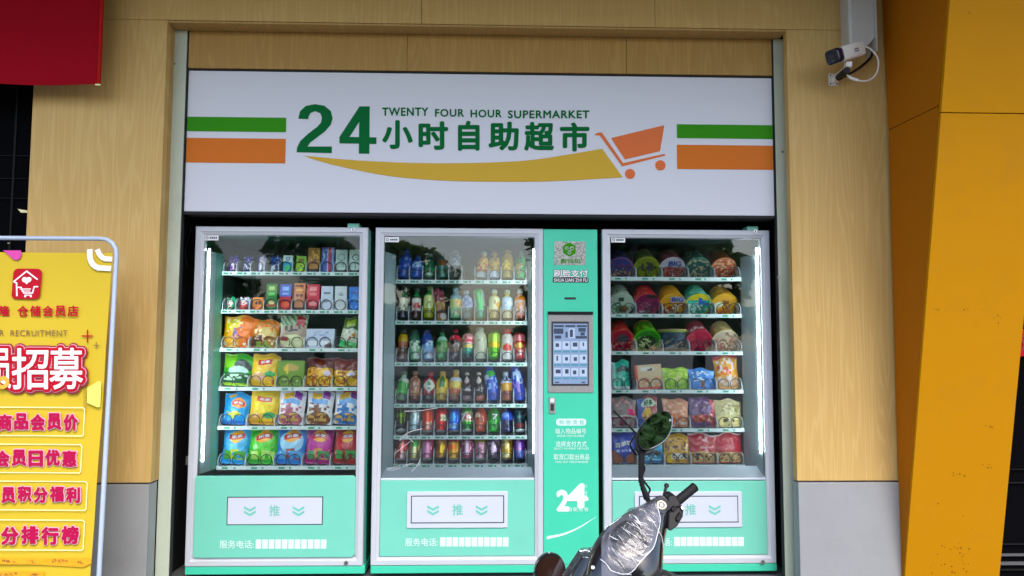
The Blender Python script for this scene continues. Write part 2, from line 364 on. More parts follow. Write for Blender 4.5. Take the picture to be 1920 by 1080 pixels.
def px_rect(b, pl, x0, y0, x1, y1, h=.002, t=.0008, r=0.):
    a, d = pl.uv(x0, y1), pl.uv(x1, y0); return b.rect(pl, a[0], d[0], a[1], d[1], h, t, r)

# ------------------------------------------------------------------ ground
b = B(); b.add([(-90, -90, 0), (90, -90, 0), (90, 60, 0), (-90, 60, 0)], [(0, 1, 2, 3)])
struct(obj('ground', b, 'pave'))

# ------------------------------------------------------------------ the building front
YW, YG = -.20, -.10                      # wood cladding, rails and recessed lintel
xL = P(56, 300, YW).x; xA = P(299, 450, YW).x; xB = P(1484, 450, YW).x; xR = P(1664, 450, YW).x
zO = (P(400, 40, YW).z + P(1400, 61, YW).z)/2; zP = (P(275, 908, YW).z + P(1580, 904, YW).z)/2
zT = 3.5
print('XZ', xL, xA, xB, xR, zO, zP)
bld = thing('shop_building', 'shop front clad in pale oak wood panels above a grey plinth', 'building', (0, .2, 0))
g = .002
# cladding panels: pilasters below the joint, lintel panels above it
zJ = zO + .012
for (a, c) in ((xL, xA), (xB, xR+.25)):
    bb = B(); bb.box(a, c, YW, YW+.05, zP+.008, zJ-g/2); obj('wood_panel', bb, 'wood', bld, bevel=.0015)
xs = [xL-2.2, P(790, 30, YW).x, P(1228, 30, YW).x, xR+.25]
for a, c in zip(xs, xs[1:]):
    bb = B(); bb.box(a+g/2, c-g/2, YW, YW+.05, zJ+g/2, zT); obj('wood_panel', bb, 'wood', bld, bevel=.0015)
# reveal round the opening
gl0, gl1 = P(318, 300, YG).x, P(345, 300, YG).x; gr0, gr1 = P(1453, 300, YG).x, P(1477, 300, YG).x
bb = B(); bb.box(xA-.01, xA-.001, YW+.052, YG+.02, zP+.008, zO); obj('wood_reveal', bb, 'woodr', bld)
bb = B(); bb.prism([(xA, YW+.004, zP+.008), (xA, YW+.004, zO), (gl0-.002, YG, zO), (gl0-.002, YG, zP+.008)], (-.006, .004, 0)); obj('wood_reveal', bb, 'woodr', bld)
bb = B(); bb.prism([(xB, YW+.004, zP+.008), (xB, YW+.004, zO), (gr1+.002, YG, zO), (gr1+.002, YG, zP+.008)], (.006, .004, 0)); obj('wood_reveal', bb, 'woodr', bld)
bb = B(); bb.box(xA, xB, YW+.003, YG+.05, zO+.0005, zO+.010); obj('wood_reveal', bb, 'woodr', bld)
# recessed lintel of three panels above the light box
zS1 = P(900, 139.5, -.08).z
xq = [gl1, P(763, 100, YG).x, P(1175, 100, YG).x, gr0]
for a, c in zip(xq, xq[1:]):
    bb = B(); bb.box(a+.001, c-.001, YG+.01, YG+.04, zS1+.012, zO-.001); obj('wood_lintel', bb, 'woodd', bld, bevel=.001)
bb = B(); bb.box(gl1, gr0, YG+.042, YG+.06, zS1-.02, zO-.001); obj('lintel_backing', bb, 'seam', bld)
# plinths
for (a, c, s) in ((xL, xA, 1), (xB, xR+.2, -1)):
    bb = B(); bb.box(a, c, YW-.012, YW+.06, 0, zP); obj('plinth', bb, 'plinth', bld, bevel=.002)
    e = xA if s > 0 else xB
    f_ = gl0-.003 if s > 0 else gr1+.003
    bb = B(); bb.prism([(e+s*.001, YW-.006, 0), (e+s*.001, YW-.006, zP), (f_, YG-.004, zP), (f_, YG-.004, 0)], (-s*.006, .01, 0)); obj('plinth', bb, 'plinth', bld)
# shutter rails
for a, c in ((gl0, gl1-.006), (gr0+.006, gr1)):
    bb = B(); bb.box(a, c, YG, YG+.03, 0, zO-.001)
    obj('shutter_rail', bb, 'rail', bld, bevel=.003)
    bb = B(); bb.box(c+.0005 if a == gl0 else a-.0055, c+.0055 if a == gl0 else a-.0005, YG+.004, YG+.03, 0, zO-.001); obj('rubber_seal', bb, 'dark', bld)
    for px, py in (((322+5, 120), (325, 86)) if a == gl0 else ((1467, 285), (1459, 520))):
        p = P(px, py, YG); bb = B(); bb.disc(wall(YG), p.x, p.z, .006, 0, .002, 10); obj('screw', bb, 'steel', bld)
# dark recess holding the machines
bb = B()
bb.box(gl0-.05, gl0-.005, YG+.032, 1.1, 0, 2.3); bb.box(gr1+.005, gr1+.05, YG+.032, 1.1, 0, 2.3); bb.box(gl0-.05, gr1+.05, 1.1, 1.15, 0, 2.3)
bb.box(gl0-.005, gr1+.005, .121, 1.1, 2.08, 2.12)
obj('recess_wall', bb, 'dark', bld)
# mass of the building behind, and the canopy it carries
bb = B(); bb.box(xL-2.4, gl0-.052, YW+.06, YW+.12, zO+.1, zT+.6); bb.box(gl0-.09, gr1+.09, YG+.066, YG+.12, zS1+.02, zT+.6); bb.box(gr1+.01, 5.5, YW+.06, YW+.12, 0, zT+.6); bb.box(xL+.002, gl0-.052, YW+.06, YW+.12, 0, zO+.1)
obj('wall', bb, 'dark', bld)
bb = B(); bb.box(-6, 6, -1.9, -.15, zT, zT+.22); obj('canopy', bb, 'soffit', bld)

# glass shop entrance left of the pilaster
t = thing('glass_entrance', 'dark glass shop entrance behind the red banner and yellow poster', 'entrance', (xL-.8, YW+.05, 0))
bb = B(); bb.box(xL-2.4, xL-.004, YW+.1, YW+.112, 0, zT); obj('glass_pane', bb, 'dglass', t)
bb = B(); bb.box(xL-2.4, xL-.004, YW+.13, YW+.15, 0, zT); obj('interior', bb, 'dark', t)

for py, h in ((292, .004), (335, .003), (372, .003)):  # faint dark lines drawn for the reflections in the glass
    z = P(40, py, YW+.09).z; bb = B(); bb.box(xL-2.4, xL-.01, YW+.088, YW+.098, z-h*.5, z+h*.5); obj('door_bar', bb, 'barg', t)
bb = B(); bb.box(xL-.145, xL-.135, YW+.09, YW+.098, 0, zT); obj('door_bar', bb, 'barg', t)
p = P(44, 396, YW+.1); bb = B(); bb.flat(Plane((0, YW+.1, 0)), [(p.x-.03, p.z+.012), (p.x+.02, p.z+.004), (p.x+.03, p.z-.008), (p.x-.012, p.z-.008)], .001); obj('paper_scrap', bb, 'pcream', t)  # cream patch painted as a small highlight on the glass

# neighbouring dark shop window right of the orange column
t = thing('shop_window', 'dark window of the neighbouring shop at the right edge', 'shop window', (3.4, -.15, 0))
bb = B(); bb.box(2.62, 5.5, -.158, -.146, 0, zT); obj('glass_pane', bb, 'dglass', t)
for py, h in ((1040, .006), (1056, .008), (1020, .003), (905, .003), (880, .002), (1068, .003)):
    z = P(1900, py, -.165).z; bb = B(); bb.box(2.62, 5.5, -.172, -.16, z-h, z+h); obj('window_bar', bb, 'barg' if h < .005 else 'barl', t)
pr = wall(-.175)
s_ = tag(obj('notice', px_rect(B(), pr, 1905, 618, 1985, 668, .002), 'pred', None, P(1930, 640, -.175)), 'small red notice on the dark window at the right edge', 'notice')
bb = B(); text_px(bb, pr, '欢迎', 1911, 624, 1975, 662, .006, .01); obj('lettering', bb, 'pdark', s_)

x_ = P(347, 650, .25).x; z0_, z1_ = P(347, 745, .25).z, P(347, 520, .25).z
t = thing('rolled_banner', 'rolled blue banner standing in the dark gap left of the machines', 'banner', (x_, .25, z0_))
bb = B(); bb.tube([V((x_, .25, z0_)), V((x_+.004, .25, (z0_+z1_)/2)), V((x_, .25, z1_))], [.020, .022, .018], 12); obj('roll', bb, 'navyc', t, smooth=60)
bb = B(); bb.tube([V((x_, .25, z0_-.09)), V((x_, .25, z1_+.03))], .006, 8); obj('rod', bb, 'steel', t)
so = P(349, 862, .28); t = thing('wall_socket', 'small grey socket box with a wire in the gap left of the machines', 'socket', so)
bb = B(); bb.box(so.x-.03, so.x+.012, .27, .30, so.z-.03, so.z+.02); obj('box', bb, 'duct', t, bevel=.004)
bb = B(); bb.tube(smooth_loop([tuple(so+V((0, -.012, .02))), tuple(so+V((-.03, -.02, .05))), tuple(so+V((-.075, -.01, .035)))], 5, False), .004, 7); obj('wire', bb, 'rail', t)
bb = B(); bb.tube(smooth_loop([tuple(P(x, y, .12)) for x, y in ((357, 404, ), (352, 418), (358, 430), (354, 446), (347, 470), (350, 500))], 5, False), .005, 7); tag(obj('hanging_cable', bb, 'black', None, P(357, 404, .12), smooth=60), 'black cable hanging beside the top corner of the leftmost machine', 'cable')

# ------------------------------------------------------------------ light box sign
xs0, xs1 = gl1+.001, gr0-.001
zS0 = P(900, 400.5, -.08).z
YS = -.08; ps = wall(YS)
sg = thing('lightbox_sign', 'long white supermarket sign with a green 24, shopping cart and stripes', 'sign', ((xs0+xs1)/2, YS, zS0))
bb = B(); bb.box(xs0, xs1, YS, .12, zS0, zS1); obj('sign_face', bb, 'signw', sg, bevel=.002)
bb = B(); bb.box(xs0, xs1, YS-.004, YS+.1, zS0-.016, zS0-.0005); bb.box(xs0, xs1, YS-.002, YS+.03, zS1+.0005, zS1+.009); obj('sign_edge', bb, 'dark', sg)
def stripes(b_, mat, xa, xb, ya, yb):
    obj('stripe', px_rect(b_, ps, xa, ya, xb, yb, .0015), mat, sg)
def srect(mat, xa, xb, y0, y1, left):
    z0, z1 = ps.uv(xb if left else xa, y1)[1], ps.uv(xb if left else xa, y0)[1]
    u0 = xs0+.002 if left else ps.uv(xa, y0)[0]; u1 = ps.uv(xb, y0)[0] if left else xs1-.002
    bb = B(); bb.rect(ps, u0, u1, z0, z1, .0015); obj('stripe', bb, mat, sg)
srect('green', 345, 537, 221, 248, True); srect('orange', 343, 536, 260.5, 306.5, True)
srect('green', 1269, 1452, 233, 259, False); srect('orange', 1269, 1452, 271.5, 317, False)
bb = B(); 
c3 = lambda pts: [(330+x/2.3415, 110+y/2.3415) for x, y in pts]
px_poly(bb, ps, c3([(537, 264), (545, 231), (570, 208), (611, 200), (652, 207), (680, 230), (688, 262), (680, 290), (655, 319), (620, 346), (588, 370), (578, 386), (684, 386), (684, 415), (530, 411), (532, 390), (546, 362), (580, 330), (620, 300), (637, 281), (641, 260), (634, 240), (612, 231), (592, 238), (583, 254), (581, 266)]), .0015)
px_poly(bb, ps, c3([(718, 344), (806, 210), (806, 276), (762, 344)]), .0015); px_poly(bb, ps, c3([(718, 343), (880, 346), (880, 375), (718, 372)]), .0017); px_poly(bb, ps, c3([(805, 210), (851, 210), (849, 418), (803, 417)]), .0019); obj('numerals', bb, 'dgreen', sg)
for w_, xa, xb, ya, yb in (('TWENTY', 905, 1108, 215, 252), ('FOUR', 1137, 1265, 221, 256), ('HOUR', 1293, 1430, 224, 259), ('SUPERMARKET', 1457, 1815, 227, 263)):
    bb = B(); text_px(bb, ps, w_, 330+xa/2.3415, 110+ya/2.3415, 330+xb/2.3415, 110+yb/2.3415, .002, .03, 1.12); obj('lettering', bb, 'dgreen', sg)
bb = B()
for ch, a, c, y0, y1 in (('小', 905, 1040, 270, 397), ('时', 1065, 1195, 275, 401), ('自', 1238, 1333, 273, 405), ('助', 1372, 1505, 277, 404), ('超', 1528, 1660, 278, 405), ('市', 1685, 1815, 280, 408)):
    k = 2.3415; text_px(bb, ps, ch, 330+a/k, 110+y0/k, 330+c/k, 110+y1/k, .002, .036)
obj('lettering', bb, 'dgreen', sg)
sw = [(570, 292)] + [tuple(p)[:2] for p in smooth_loop([(570, 292, 0), (672, 301, 0), (800, 306, 0), (928, 304.5, 0), (1013, 298, 0), (1129, 279, 0)], 8, False)][1:] + [(1167.5, 332.6)] + [tuple(p)[:2] for p in smooth_loop([(1167.5, 332.6, 0), (1050, 339.3, 0), (970, 341, 0), (842, 339.3, 0), (736, 331, 0), (650, 315, 0), (595, 301, 0), (570, 292, 0)], 6, False)][1:-1]
bb = B(); px_poly(bb, ps, sw, .0015); obj('swoosh', bb, 'ochre', sg)
c4 = lambda x, y: (1050+x/4.153, 160+y/4.153)
bb = B(); px_poly(bb, ps, [c4(*q) for q in ((397, 411), (812, 311), (778, 513), (505, 578))], .0015)
px_poly(bb, ps, [c4(*q) for q in ((270, 384), (290, 370), (325, 367), (490, 606), (812, 534), (821, 541), (814, 549), (484, 632), (308, 389), (276, 390))], .0015)
for x, y, r in ((545, 690, 40.5), (781, 624, 41.5)):
    u, v = ps.uv(*c4(x, y)); bb.disc(ps, u, v, r/4.153*4.09/1400, .0015, .0008, 28)
obj('cart_emblem', bb, 'cart', sg)

# ------------------------------------------------------------------ vending machines
pf = wall(0)
YSH = .20                                 # front edge of the shelves behind the glass
def helix(full):
    pts = []; n = 24; a0 = -math.pi/2 if full else R(-35)
    for k in range(n if full else int(n*.70)): a = a0+2*math.pi*k/n; pts.append((math.cos(a), 0., math.sin(a)))
    a1 = a0 if full else a0+2*math.pi*int(n*.70)/n
    for k in range(int(n*1.6)): a = a1+2*math.pi*k/n; pts.append((math.cos(a), min(k/n*.16, .10), math.sin(a)))
    return pts
_coil = {}; _div = {}
def coil_mesh(r, full=False):
    if (r, full) not in _coil:
        bb = B(); bb.tube([(x*r, y, z*r) for x, y, z in helix(full)], .0024, 6)
        me = bb.mesh('coil', V((0, 0, 0))); me.materials.append(MT['coil']); me.polygons.foreach_set('use_smooth', [True]*len(me.polygons)); _coil[r, full] = me
    return _coil[r, full]
def div_mesh(h):
    if h not in _div:
        q = [(0, 0)] + [(.05-.05*math.cos(R(a))*1., h-.045+.045*math.sin(R(a))) for a in range(0, 91, 15)] + [(.40, h), (.40, 0)]
        bb = B(); bb.prism([(-.0016, y, z) for y, z in q], (.0032, 0, 0))
        bb.prism([(-.008, -.002, 0), (-.0016, -.002, .012), (.0016, -.002, .012), (.008, -.002, 0)], (0, .004, 0))
        me = bb.mesh('divider', V((0, 0, 0))); me.materials.append(MT['divi']); _div[h] = me
    return _div[h]
def link(name, me, parent, root, p):
    o = bpy.data.objects.new(name, me); col.objects.link(o); o.parent = parent; o.location = V(p)-root.location
    return o
def frame_ring(x0, x1, z0, z1, wf):
    def rc(i, y): return [V((x0+i, y, z0+i)), V((x1-i, y, z0+i)), V((x1-i, y, z1-i)), V((x0+i, y, z1-i))]
    rings = [rc(0, .045), rc(0, .004), rc(.004, 0), rc(wf*.58, 0), rc(wf*.62, .004), rc(wf*.95, .010), rc(wf, .014), rc(wf, .045), rc(0, .045)]
    return B().loft(rings, False)
def machine(which, x0, x1, xc1, label, rows, nslots, shx, dh, panel, flap, svc, sticker, cap, locks, led, ledge, round_panel, right_panel=None):
    rt = thing('vending_machine', label, 'vending machine', ((x0+xc1)/2, .4, 0), 'vending machines under the white sign')
    z0, z1, wf = .07, 1.92, .047
    lin = 'inner' if which == 'left' else 'innerb'
    # cabinet shell
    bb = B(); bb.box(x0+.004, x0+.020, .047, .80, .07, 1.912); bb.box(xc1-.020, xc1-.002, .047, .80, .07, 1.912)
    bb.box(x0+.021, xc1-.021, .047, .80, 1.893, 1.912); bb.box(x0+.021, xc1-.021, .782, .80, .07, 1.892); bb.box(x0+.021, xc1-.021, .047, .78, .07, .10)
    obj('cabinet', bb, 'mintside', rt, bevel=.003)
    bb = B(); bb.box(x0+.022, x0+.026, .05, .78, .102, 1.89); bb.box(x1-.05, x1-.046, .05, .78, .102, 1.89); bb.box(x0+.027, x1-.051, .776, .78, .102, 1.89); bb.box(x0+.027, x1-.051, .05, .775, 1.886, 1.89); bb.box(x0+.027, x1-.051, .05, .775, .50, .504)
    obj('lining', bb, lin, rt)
    bb = B(); bb.box(x0, xc1, .006, .80, .026, .0685); obj('base', bb, 'mintd', rt, bevel=.004)
    for fx in (x0+.08, xc1-.08):
        bb = B(); bb.tube([(fx, .10, 0), (fx, .10, .027)], .022, 14); obj('foot', bb, 'black', rt)
    fr = obj('door_frame', frame_ring(x0, x1, z0, z1, wf), 'alu', rt)
    zp = pf.uv(*panel[:2])[1]; zpt = zp
    # lower panel
    a = pf.uv(panel[0], panel[3])[0]; zb = z0+wf+.0005
    pa, pb = x0+wf-.006, x1-wf+.006
    if round_panel:
        bb = B(); bb.rect(wall(.012), pa+.003, pb-.003, zb, zpt, 0, .016, .018)
    else:
        bb = B(); bb.rect(wall(.014), pa+.007, pb-.007, zb, zpt, 0, .010)
    obj('lower_panel', bb, 'mint', rt, bevel=.002)
    gz0 = zpt+.002
    if ledge:
        zl0, zl1 = pf.uv(900, ledge[1])[1], pf.uv(900, ledge[0])[1]
        bb = B(); bb.prism([(x0+wf+.001, .0135, zl0), (x0+wf+.001, .0135, zl0+.010), (x0+wf+.001, .10, zl1+.012), (x0+wf+.001, .10, zl0)], (x1-x0-2*wf-.002, 0, 0)); obj('sill', bb, 'white', rt, bevel=.002); gz0 = zl0+.012
        gl_y = .0135
    bb = B(); bb.box(x0+wf-.004, x1-wf+.004, .018, .022, gz0, z1-wf+.004); obj('glass_pane', bb, 'glass' if which == 'left' else 'glassb', fr)
    # pickup flap
    po = wall(.0035 if round_panel else .004)
    bb = B(); u0, v0 = po.uv(flap[0], flap[3]); u1, v1 = po.uv(flap[2], flap[1]); bb.rect(wall(.004), u0, u1, v0, v1, -.006, .013, .008); pl = obj('pickup_plate', bb, 'white', rt, bevel=.003)
    pp = wall(-.003)
    iu0, iv0 = pp.uv(flap[4], flap[7]); iu1, iv1 = pp.uv(flap[6], flap[5])
    bb = B(); bb.rect(pp, iu0-.005, iu1+.005, iv0-.005, iv1+.005, .0006, .0006); obj('flap_gap', bb, 'ink', pl)
    bb = B(); bb.rect(pp, iu0, iu1, iv0, iv1, .0014, .002); fl = obj('pickup_flap', bb, 'white', rt, bevel=.0008)
    cx, cy = flap[8], flap[9]
    bb = B(); text_px(bb, pp, '推', cx-10, cy-10.5, cx+10, cy+10.5, .0042, .012); obj('lettering', bb, 'tealink', fl)
    for dx in (-46, 45):
        bb = B()
        for dy in (-6.5, 2.):
            q = [(-11, 0), (0, 6.3), (11, 0), (11, 4.6), (0, 10.9), (-11, 4.6)]
            px_poly(bb, pp, [(cx+dx+x, cy+dy+y-2.2) for x, y in q], .0042, .0004)
        obj('chevron', bb, 'tealink', fl)
    # service telephone line with its blanked out digits
    sp = wall(.012 if round_panel else .014); hh = .0165 if round_panel else .0105
    bb = B(); text_px(bb, sp, '服务电话:', svc[0], svc[1], svc[2], svc[3], hh+.001, .004); obj('lettering', bb, 'inkg', rt)
    bb = B(); n = 11; wd = (svc[5]-svc[4])/n
    for k in range(n): px_rect(bb, sp, svc[4]+k*wd+.8, svc[1]-1.5, svc[4]+(k+1)*wd-.8, svc[3]+.5, hh+.0004, .0006)
    obj('blank_digits', bb, 'inkg', rt)
    # sticker, cap, locks
    pg = wall(.0175)
    bb = B(); px_rect(bb, pg, sticker[0], sticker[1], sticker[0]+26, sticker[1]+9, .0004); st = obj('sticker', bb, 'pwhite', rt)
    bb = B(); u, v = pg.uv(sticker[0]+4.5, sticker[1]+4.5); bb.ring(pg, u, v, .005, .0085, .0018)
    for k in range(4): px_rect(bb, pg, sticker[0]+9.5+k*3.6, sticker[1]+2.6, sticker[0]+12.3+k*3.6, sticker[1]+6.3, .0016, .0004)
    obj('print', bb, 'pbrown' if 0 else 'inner', st)
    if cap:
        a, c = pf.uv(cap[0], 424)[0], pf.uv(cap[1], 424)[0]
        bb = B(); bb.box(a, c, .012, .10, 1.913, 1.946); obj('hinge_cap', bb, 'mint', rt, bevel=.008, seg=3)
    for px, py in locks:
        u, v = pf.uv(px, py); bb = B(); bb.tube([(u, .003, v), (u, -.005, v)], [.0125, .0115], 18); k_ = obj('lock', bb, 'steel', rt, smooth=40)
        bb = B(); bb.box(u-.0025, u+.0025, -.0065, -.004, v-.007, v+.007); obj('keyhole', bb, 'ink', k_)
    # side liners and the led strips on them
    def liner(side):
        xi = x0+wf+.004 if side < 0 else x1-wf-.004
        xs_ = shx[0]-.004 if side < 0 else shx[1]+.004
        if side > 0 and xs_ > xi: return
        zt = P(700, 474, .1).z; zbm = gz0+.002
        bb = B(); bb.prism([(xi, .032, zbm), (xs_, YSH-.002, zbm), (xs_, YSH+.03, zbm), (xi+side*.004, YSH+.03, zbm)], (0, 0, zt-zbm)); ln = obj('side_liner', bb, 'offw' if which != 'left' else 'mint', rt)
        if which == 'left' and side < 0:
            bb = B(); dx, dy = xs_-xi, YSH-.002-.032; bb.prism([(xi+dx*.02, .032+dy*.02-.002, zbm), (xi+dx*.62, .032+dy*.62-.002, zbm), (xi+dx*.62+.0005, .032+dy*.62+.0, zbm), (xi+dx*.02, .032+dy*.02, zbm)], (0, 0, zt-zbm)); obj('light_housing', bb, 'offw', rt)
        if side in led[0]:
            zt_, zb_ = P(700, led[1], .1).z, P(700, led[2], .1).z; f = led[3]
            x_, y_ = xi+(xs_-xi)*f, .032+(YSH-.034)*f
            bb = B(); bb.box(x_-.0032, x_+.0032, y_-.0095, y_-.0025, zb_, zt_); obj('light_strip', bb, 'led', ln)
    liner(-1); liner(1)
    # shelves with price strip, dividers and coils
    pr = []
    for i, (py, xa, xb) in enumerate(rows):
        zt = P((xa+xb)/2, py-3.4, YSH).z; a, c = shx[0], shx[1]; n = nslots[i]; sw_ = (c-a)/n
        bb = B(); bb.box(a, c, YSH+.003, .62, zt-.014, zt-.006); bb.box(a, c, YSH+.003, YSH+.006, zt-.022, zt-.014)
        sh = obj('shelf', bb, 'shelf', rt)
        b0_ = B(); b0_.box(a, c, YSH-.001, YSH+.002, zt-.0215, zt)
        b1_, b2_ = B(), B(); pl_ = wall(YSH-.001)
        rg = random.Random(which+str(i))
        for k in range(n):
            for off, ww in ((.16 if n == 10 else .28, .36 if n == 10 else .22), (.62 if n == 10 else .66, .16 if n == 10 else .07)):
                u = a+(k+off+rg.uniform(-.03, .03))*sw_-.06*sw_; zz = zt-.0165
                b1_.rect(pl_, u, u+ww*sw_, zz, zz+.0105, .0006, .0004)
                for q in range(4 if ww > .1 else 2):
                    uu = u+(.02+q*ww/5)*sw_; b2_.rect(pl_, uu, uu+ww*sw_*.13, zt-.014, zt-.0085, .0012, .0003)
        objs('price_strip', [(b0_, 'shelf'), (b1_, 'tag'), (b2_, 'inner')], sh)
        for k in range(n+1): link('divider', div_mesh(dh[i]), sh, rt, (min(max(a+k*sw_, a+.006), c-.006), YSH+.005, zt-.006))
        for k in range(n):
            if n == 10: link('coil', coil_mesh(.0305, which == 'left'), sh, rt, (a+(k+.5)*sw_, YSH+.012, zt+.030))
            else:
                for s_ in (-1, 1): link('coil', coil_mesh(.032), sh, rt, (a+(k+.5+s_*.23)*sw_, YSH+.012, zt+.031))
        pr.append((zt, a, sw_))
    return rt, pr

X1 = (-1.6379, -.6845); X2 = (-.6414, .2976, .605); X3 = (.632, 1.5865)
sh1 = (P(416.5, 513, YSH).x, P(677, 513, YSH).x); sh2 = (P(741, 605, YSH).x, P(988.5, 605, YSH).x); sh3 = (P(1144, 592, YSH).x, P(1391.5, 592, YSH).x)
M1, S1 = machine('left', X1[0], X1[1], X1[1]+.012, 'narrow mint green snack vending machine nearest the yellow poster, stocked with crisps',
    [(513, 416, 677), (584.5, 415, 676), (656, 412, 676), (729, 410, 674), (802, 408, 672), (877, 406, 671)], [10, 10, 5, 5, 5, 5], sh1, [.075, .075, .075, .07, .07, .07],
    (520, 892, 520, 892), (416.5, 922.5, 614, 993, 426.5, 932.5, 604.5, 983, 515, 957), (414, 1011.5, 477.5, 1026.5, 480.5, 614), (384, 441.5), (650, 673), [(662, 431), (649, 1055.5)], ((-1,), 470, 862, .22), None, True)
M2, S2 = machine('middle', X2[0], X2[1], X2[2], 'wide mint green drinks vending machine with a payment touchscreen column',
    [(528.5, 741, 989), (605, 740, 988), (683, 739, 988), (760.5, 738, 988), (820, 737, 987), (873.5, 737, 987)], [10]*6, sh2, [.095, .095, .09, .09, .085, .085],
    (860, 901, 860, 901), (762.5, 921, 952, 990, 772, 930.5, 943.5, 979.5, 858, 955.5), (760, 1008, 821, 1023, 824.5, 954), (722, 445), None, [], ((1,), 468, 846, .05), (885, 901), False)
M3, S3 = machine('right', X3[0], X3[1], X3[1]+.004, 'mint green noodle cup vending machine partly hidden by the scooter',
    [(523, 1145, 1390), (592, 1145, 1391), (662, 1145, 1393), (734, 1146, 1396), (806.5, 1146, 1398), (874.5, 1147, 1400)], [5]*6, sh3, [.075]*6,
    (1290, 902, 1290, 902), (1190, 921, 1390, 989, 1200, 931, 1382, 978.5, 1294.5, 955), (1195, 1007.5, 1259, 1022.5, 1262.5, 1394), (1146, 445.5), (1402, 1424), [(1416, 434), (1430, 1054)], ((1,), 463, 848, .16), (884, 902), False)

# strips of protective film hanging off the middle door
k7 = lambda x, y: tuple(P(730+x/7.11, 760+y/7.11, .012))
bb = B()
for pts, r_ in (([(138, 470), (175, 425), (210, 392), (300, 345), (440, 312)], .0016), ([(225, 400), (280, 455), (330, 500)], .0012), ([(300, 880), (360, 815), (400, 760), (412, 715)], .0018), ([(-30, 860), (40, 835), (130, 808)], .0014), ([(0, 875), (100, 850), (250, 790), (330, 770)], .0009), ([(200, 78), (400, 72), (560, 48), (640, 36)], .0012), ([(60, 650), (150, 580), (280, 480)], .0009)):
    bb.tube(smooth_loop([k7(*p) for p in pts], 4, False), r_, 6)
obj('loose_film', bb, 'pwhite', M2, smooth=60)
# payment column of the middle machine
pc = wall(.001)
bb = B(); bb.box(X2[1]+.002, X2[2]-.001, .001, .045, .07, 1.918); pcol = obj('payment_column', bb, 'mintd', M2, bevel=.003)
def onpc(name, mat, f, parent=pcol, **k):
    bb = B(); f(bb); return obj(name, bb, mat, parent, **k)
onpc('hologram_sticker', 'glit', lambda b_: px_rect(b_, pc, 1039, 453, 1097.5, 497, .0012))
def emb(b_):
    u, v = pc.uv(1067.5, 468); b_.flat(pc, [(u+.041*math.cos(R(a)), v+.041*math.sin(R(a))) for a in range(30, 390, 60)], .003, .0005)
onpc('emblem', 'green', emb)
def emb2(b_):
    u, v = pc.uv(1067.5, 468)
    for dx, dy, r in ((-.014, .008, .010), (.014, .006, .012), (0, -.016, .011), (.016, -.018, .007)): b_.ring(pc, u+dx, v+dy, r*.55, r, .0042, 14)
    text_px(b_, pc, '智能科技', 1048, 485, 1089, 494, .003, .01)
onpc('print', 'green', lambda b_: text_px(b_, pc, '售货机', 1050, 485, 1089, 494, .003, .01))
onpc('emblem_rings', 'glit', lambda b_: [b_.ring(pc, pc.uv(1067.5, 468)[0]+dx, pc.uv(1067.5, 468)[1]+dy, r*.55, r, .0042, 14) for dx, dy, r in ((-.014, .008, .010), (.014, .006, .012), (0, -.016, .011))])
onpc('text_plate', 'ink', lambda b_: (px_rect(b_, pc, 1036.5, 521, 1103.5, 529.5, .001), text_px(b_, pc, '刷脸支付', 1037, 504.5, 1103, 521.5, .001, .05)))
onpc('lettering', 'pwhite', lambda b_: (text_px(b_, pc, '刷脸支付', 1038, 505.5, 1102, 520, .0025, .018), text_px(b_, pc, 'SHUA LIAN ZHI FU', 1038.5, 522, 1101.5, 528.5, .0025, .01)))
onpc('camera_slot', 'ink', lambda b_: px_rect(b_, pc, 1058, 557.5, 1080, 561.5, .001, .001, .005))
onpc('screen_hood', 'black', lambda b_: px_rect(b_, pc, 1027, 584.5, 1111.5, 589.5, .0, .012))
sb = onpc('screen_bezel', 'bezel', lambda b_: px_rect(b_, pc, 1027.5, 590, 1111.5, 736, 0, .006), bevel=.002)
sn = onpc('touch_screen', 'ink', lambda b_: px_rect(b_, pc, 1034, 603, 1103.5, 723, .0065, .002), parent=M2, bevel=.001)
def ui(b_, items, h=.0092):
    for x0, y0, x1, y1 in items: px_rect(b_, pc, x0, y0, x1, y1, h, .0003)
D_display = B(); ui(D_display, [(1037, 607, 1101, 719.5)], .0088)
rg = random.Random(3)
D_display_icons = B(); ui(D_display_icons, [(1038+q*21.5, 609.5, 1057+q*21.5, 613.5) for q in range(3)]+[(1038, 616, 1056, 626), (1040, 629, 1052, 635), (1060, 622, 1064, 633), (1068, 618, 1074, 632), (1084, 615, 1098, 622), (1088, 623, 1096, 629), (1079, 630, 1100, 635)]+[(1040.5+16*c+rg.uniform(0, 4), y+rg.uniform(0, 3), 1044+16*c+rg.uniform(2, 7), y+rg.uniform(6, 10)) for c in range(4) for y in (642, 667, 692)]+[(1040, 718-2.5, 1048, 718), (1090, 715.5, 1097, 718)])
D_display_buttons = B(); ui(D_display_buttons, [(1038.5+16*c, y, 1052+16*c, y+3.4) for c in range(4) for y in (657.5, 682.5, 707.5)])
D_display_cards = B(); ui(D_display_cards, [(1038.5+16*c, y, 1052+16*c, y+15.5) for c in range(4) for y in (640, 665, 690)]+[(1066, 616, 1077, 634), (1086, 617, 1096, 620)], .0089)
objs('display', [(D_display, 'scr'), (D_display_icons, 'scrd'), (D_display_buttons, 'scrt'), (D_display_cards, 'scrw')], sn)
cr_ = onpc('card_reader', 'bezel', lambda b_: px_rect(b_, pc, 1029.5, 745, 1041, 775, 0, .008), parent=M2, bevel=.002)
onpc('reader_slot', 'ink', lambda b_: (px_rect(b_, pc, 1032, 757, 1038.5, 770, .0085, .001),), cr_)
onpc('reader_label', 'pwhite', lambda b_: px_rect(b_, pc, 1031.5, 747, 1039, 754, .0085, .001), cr_)
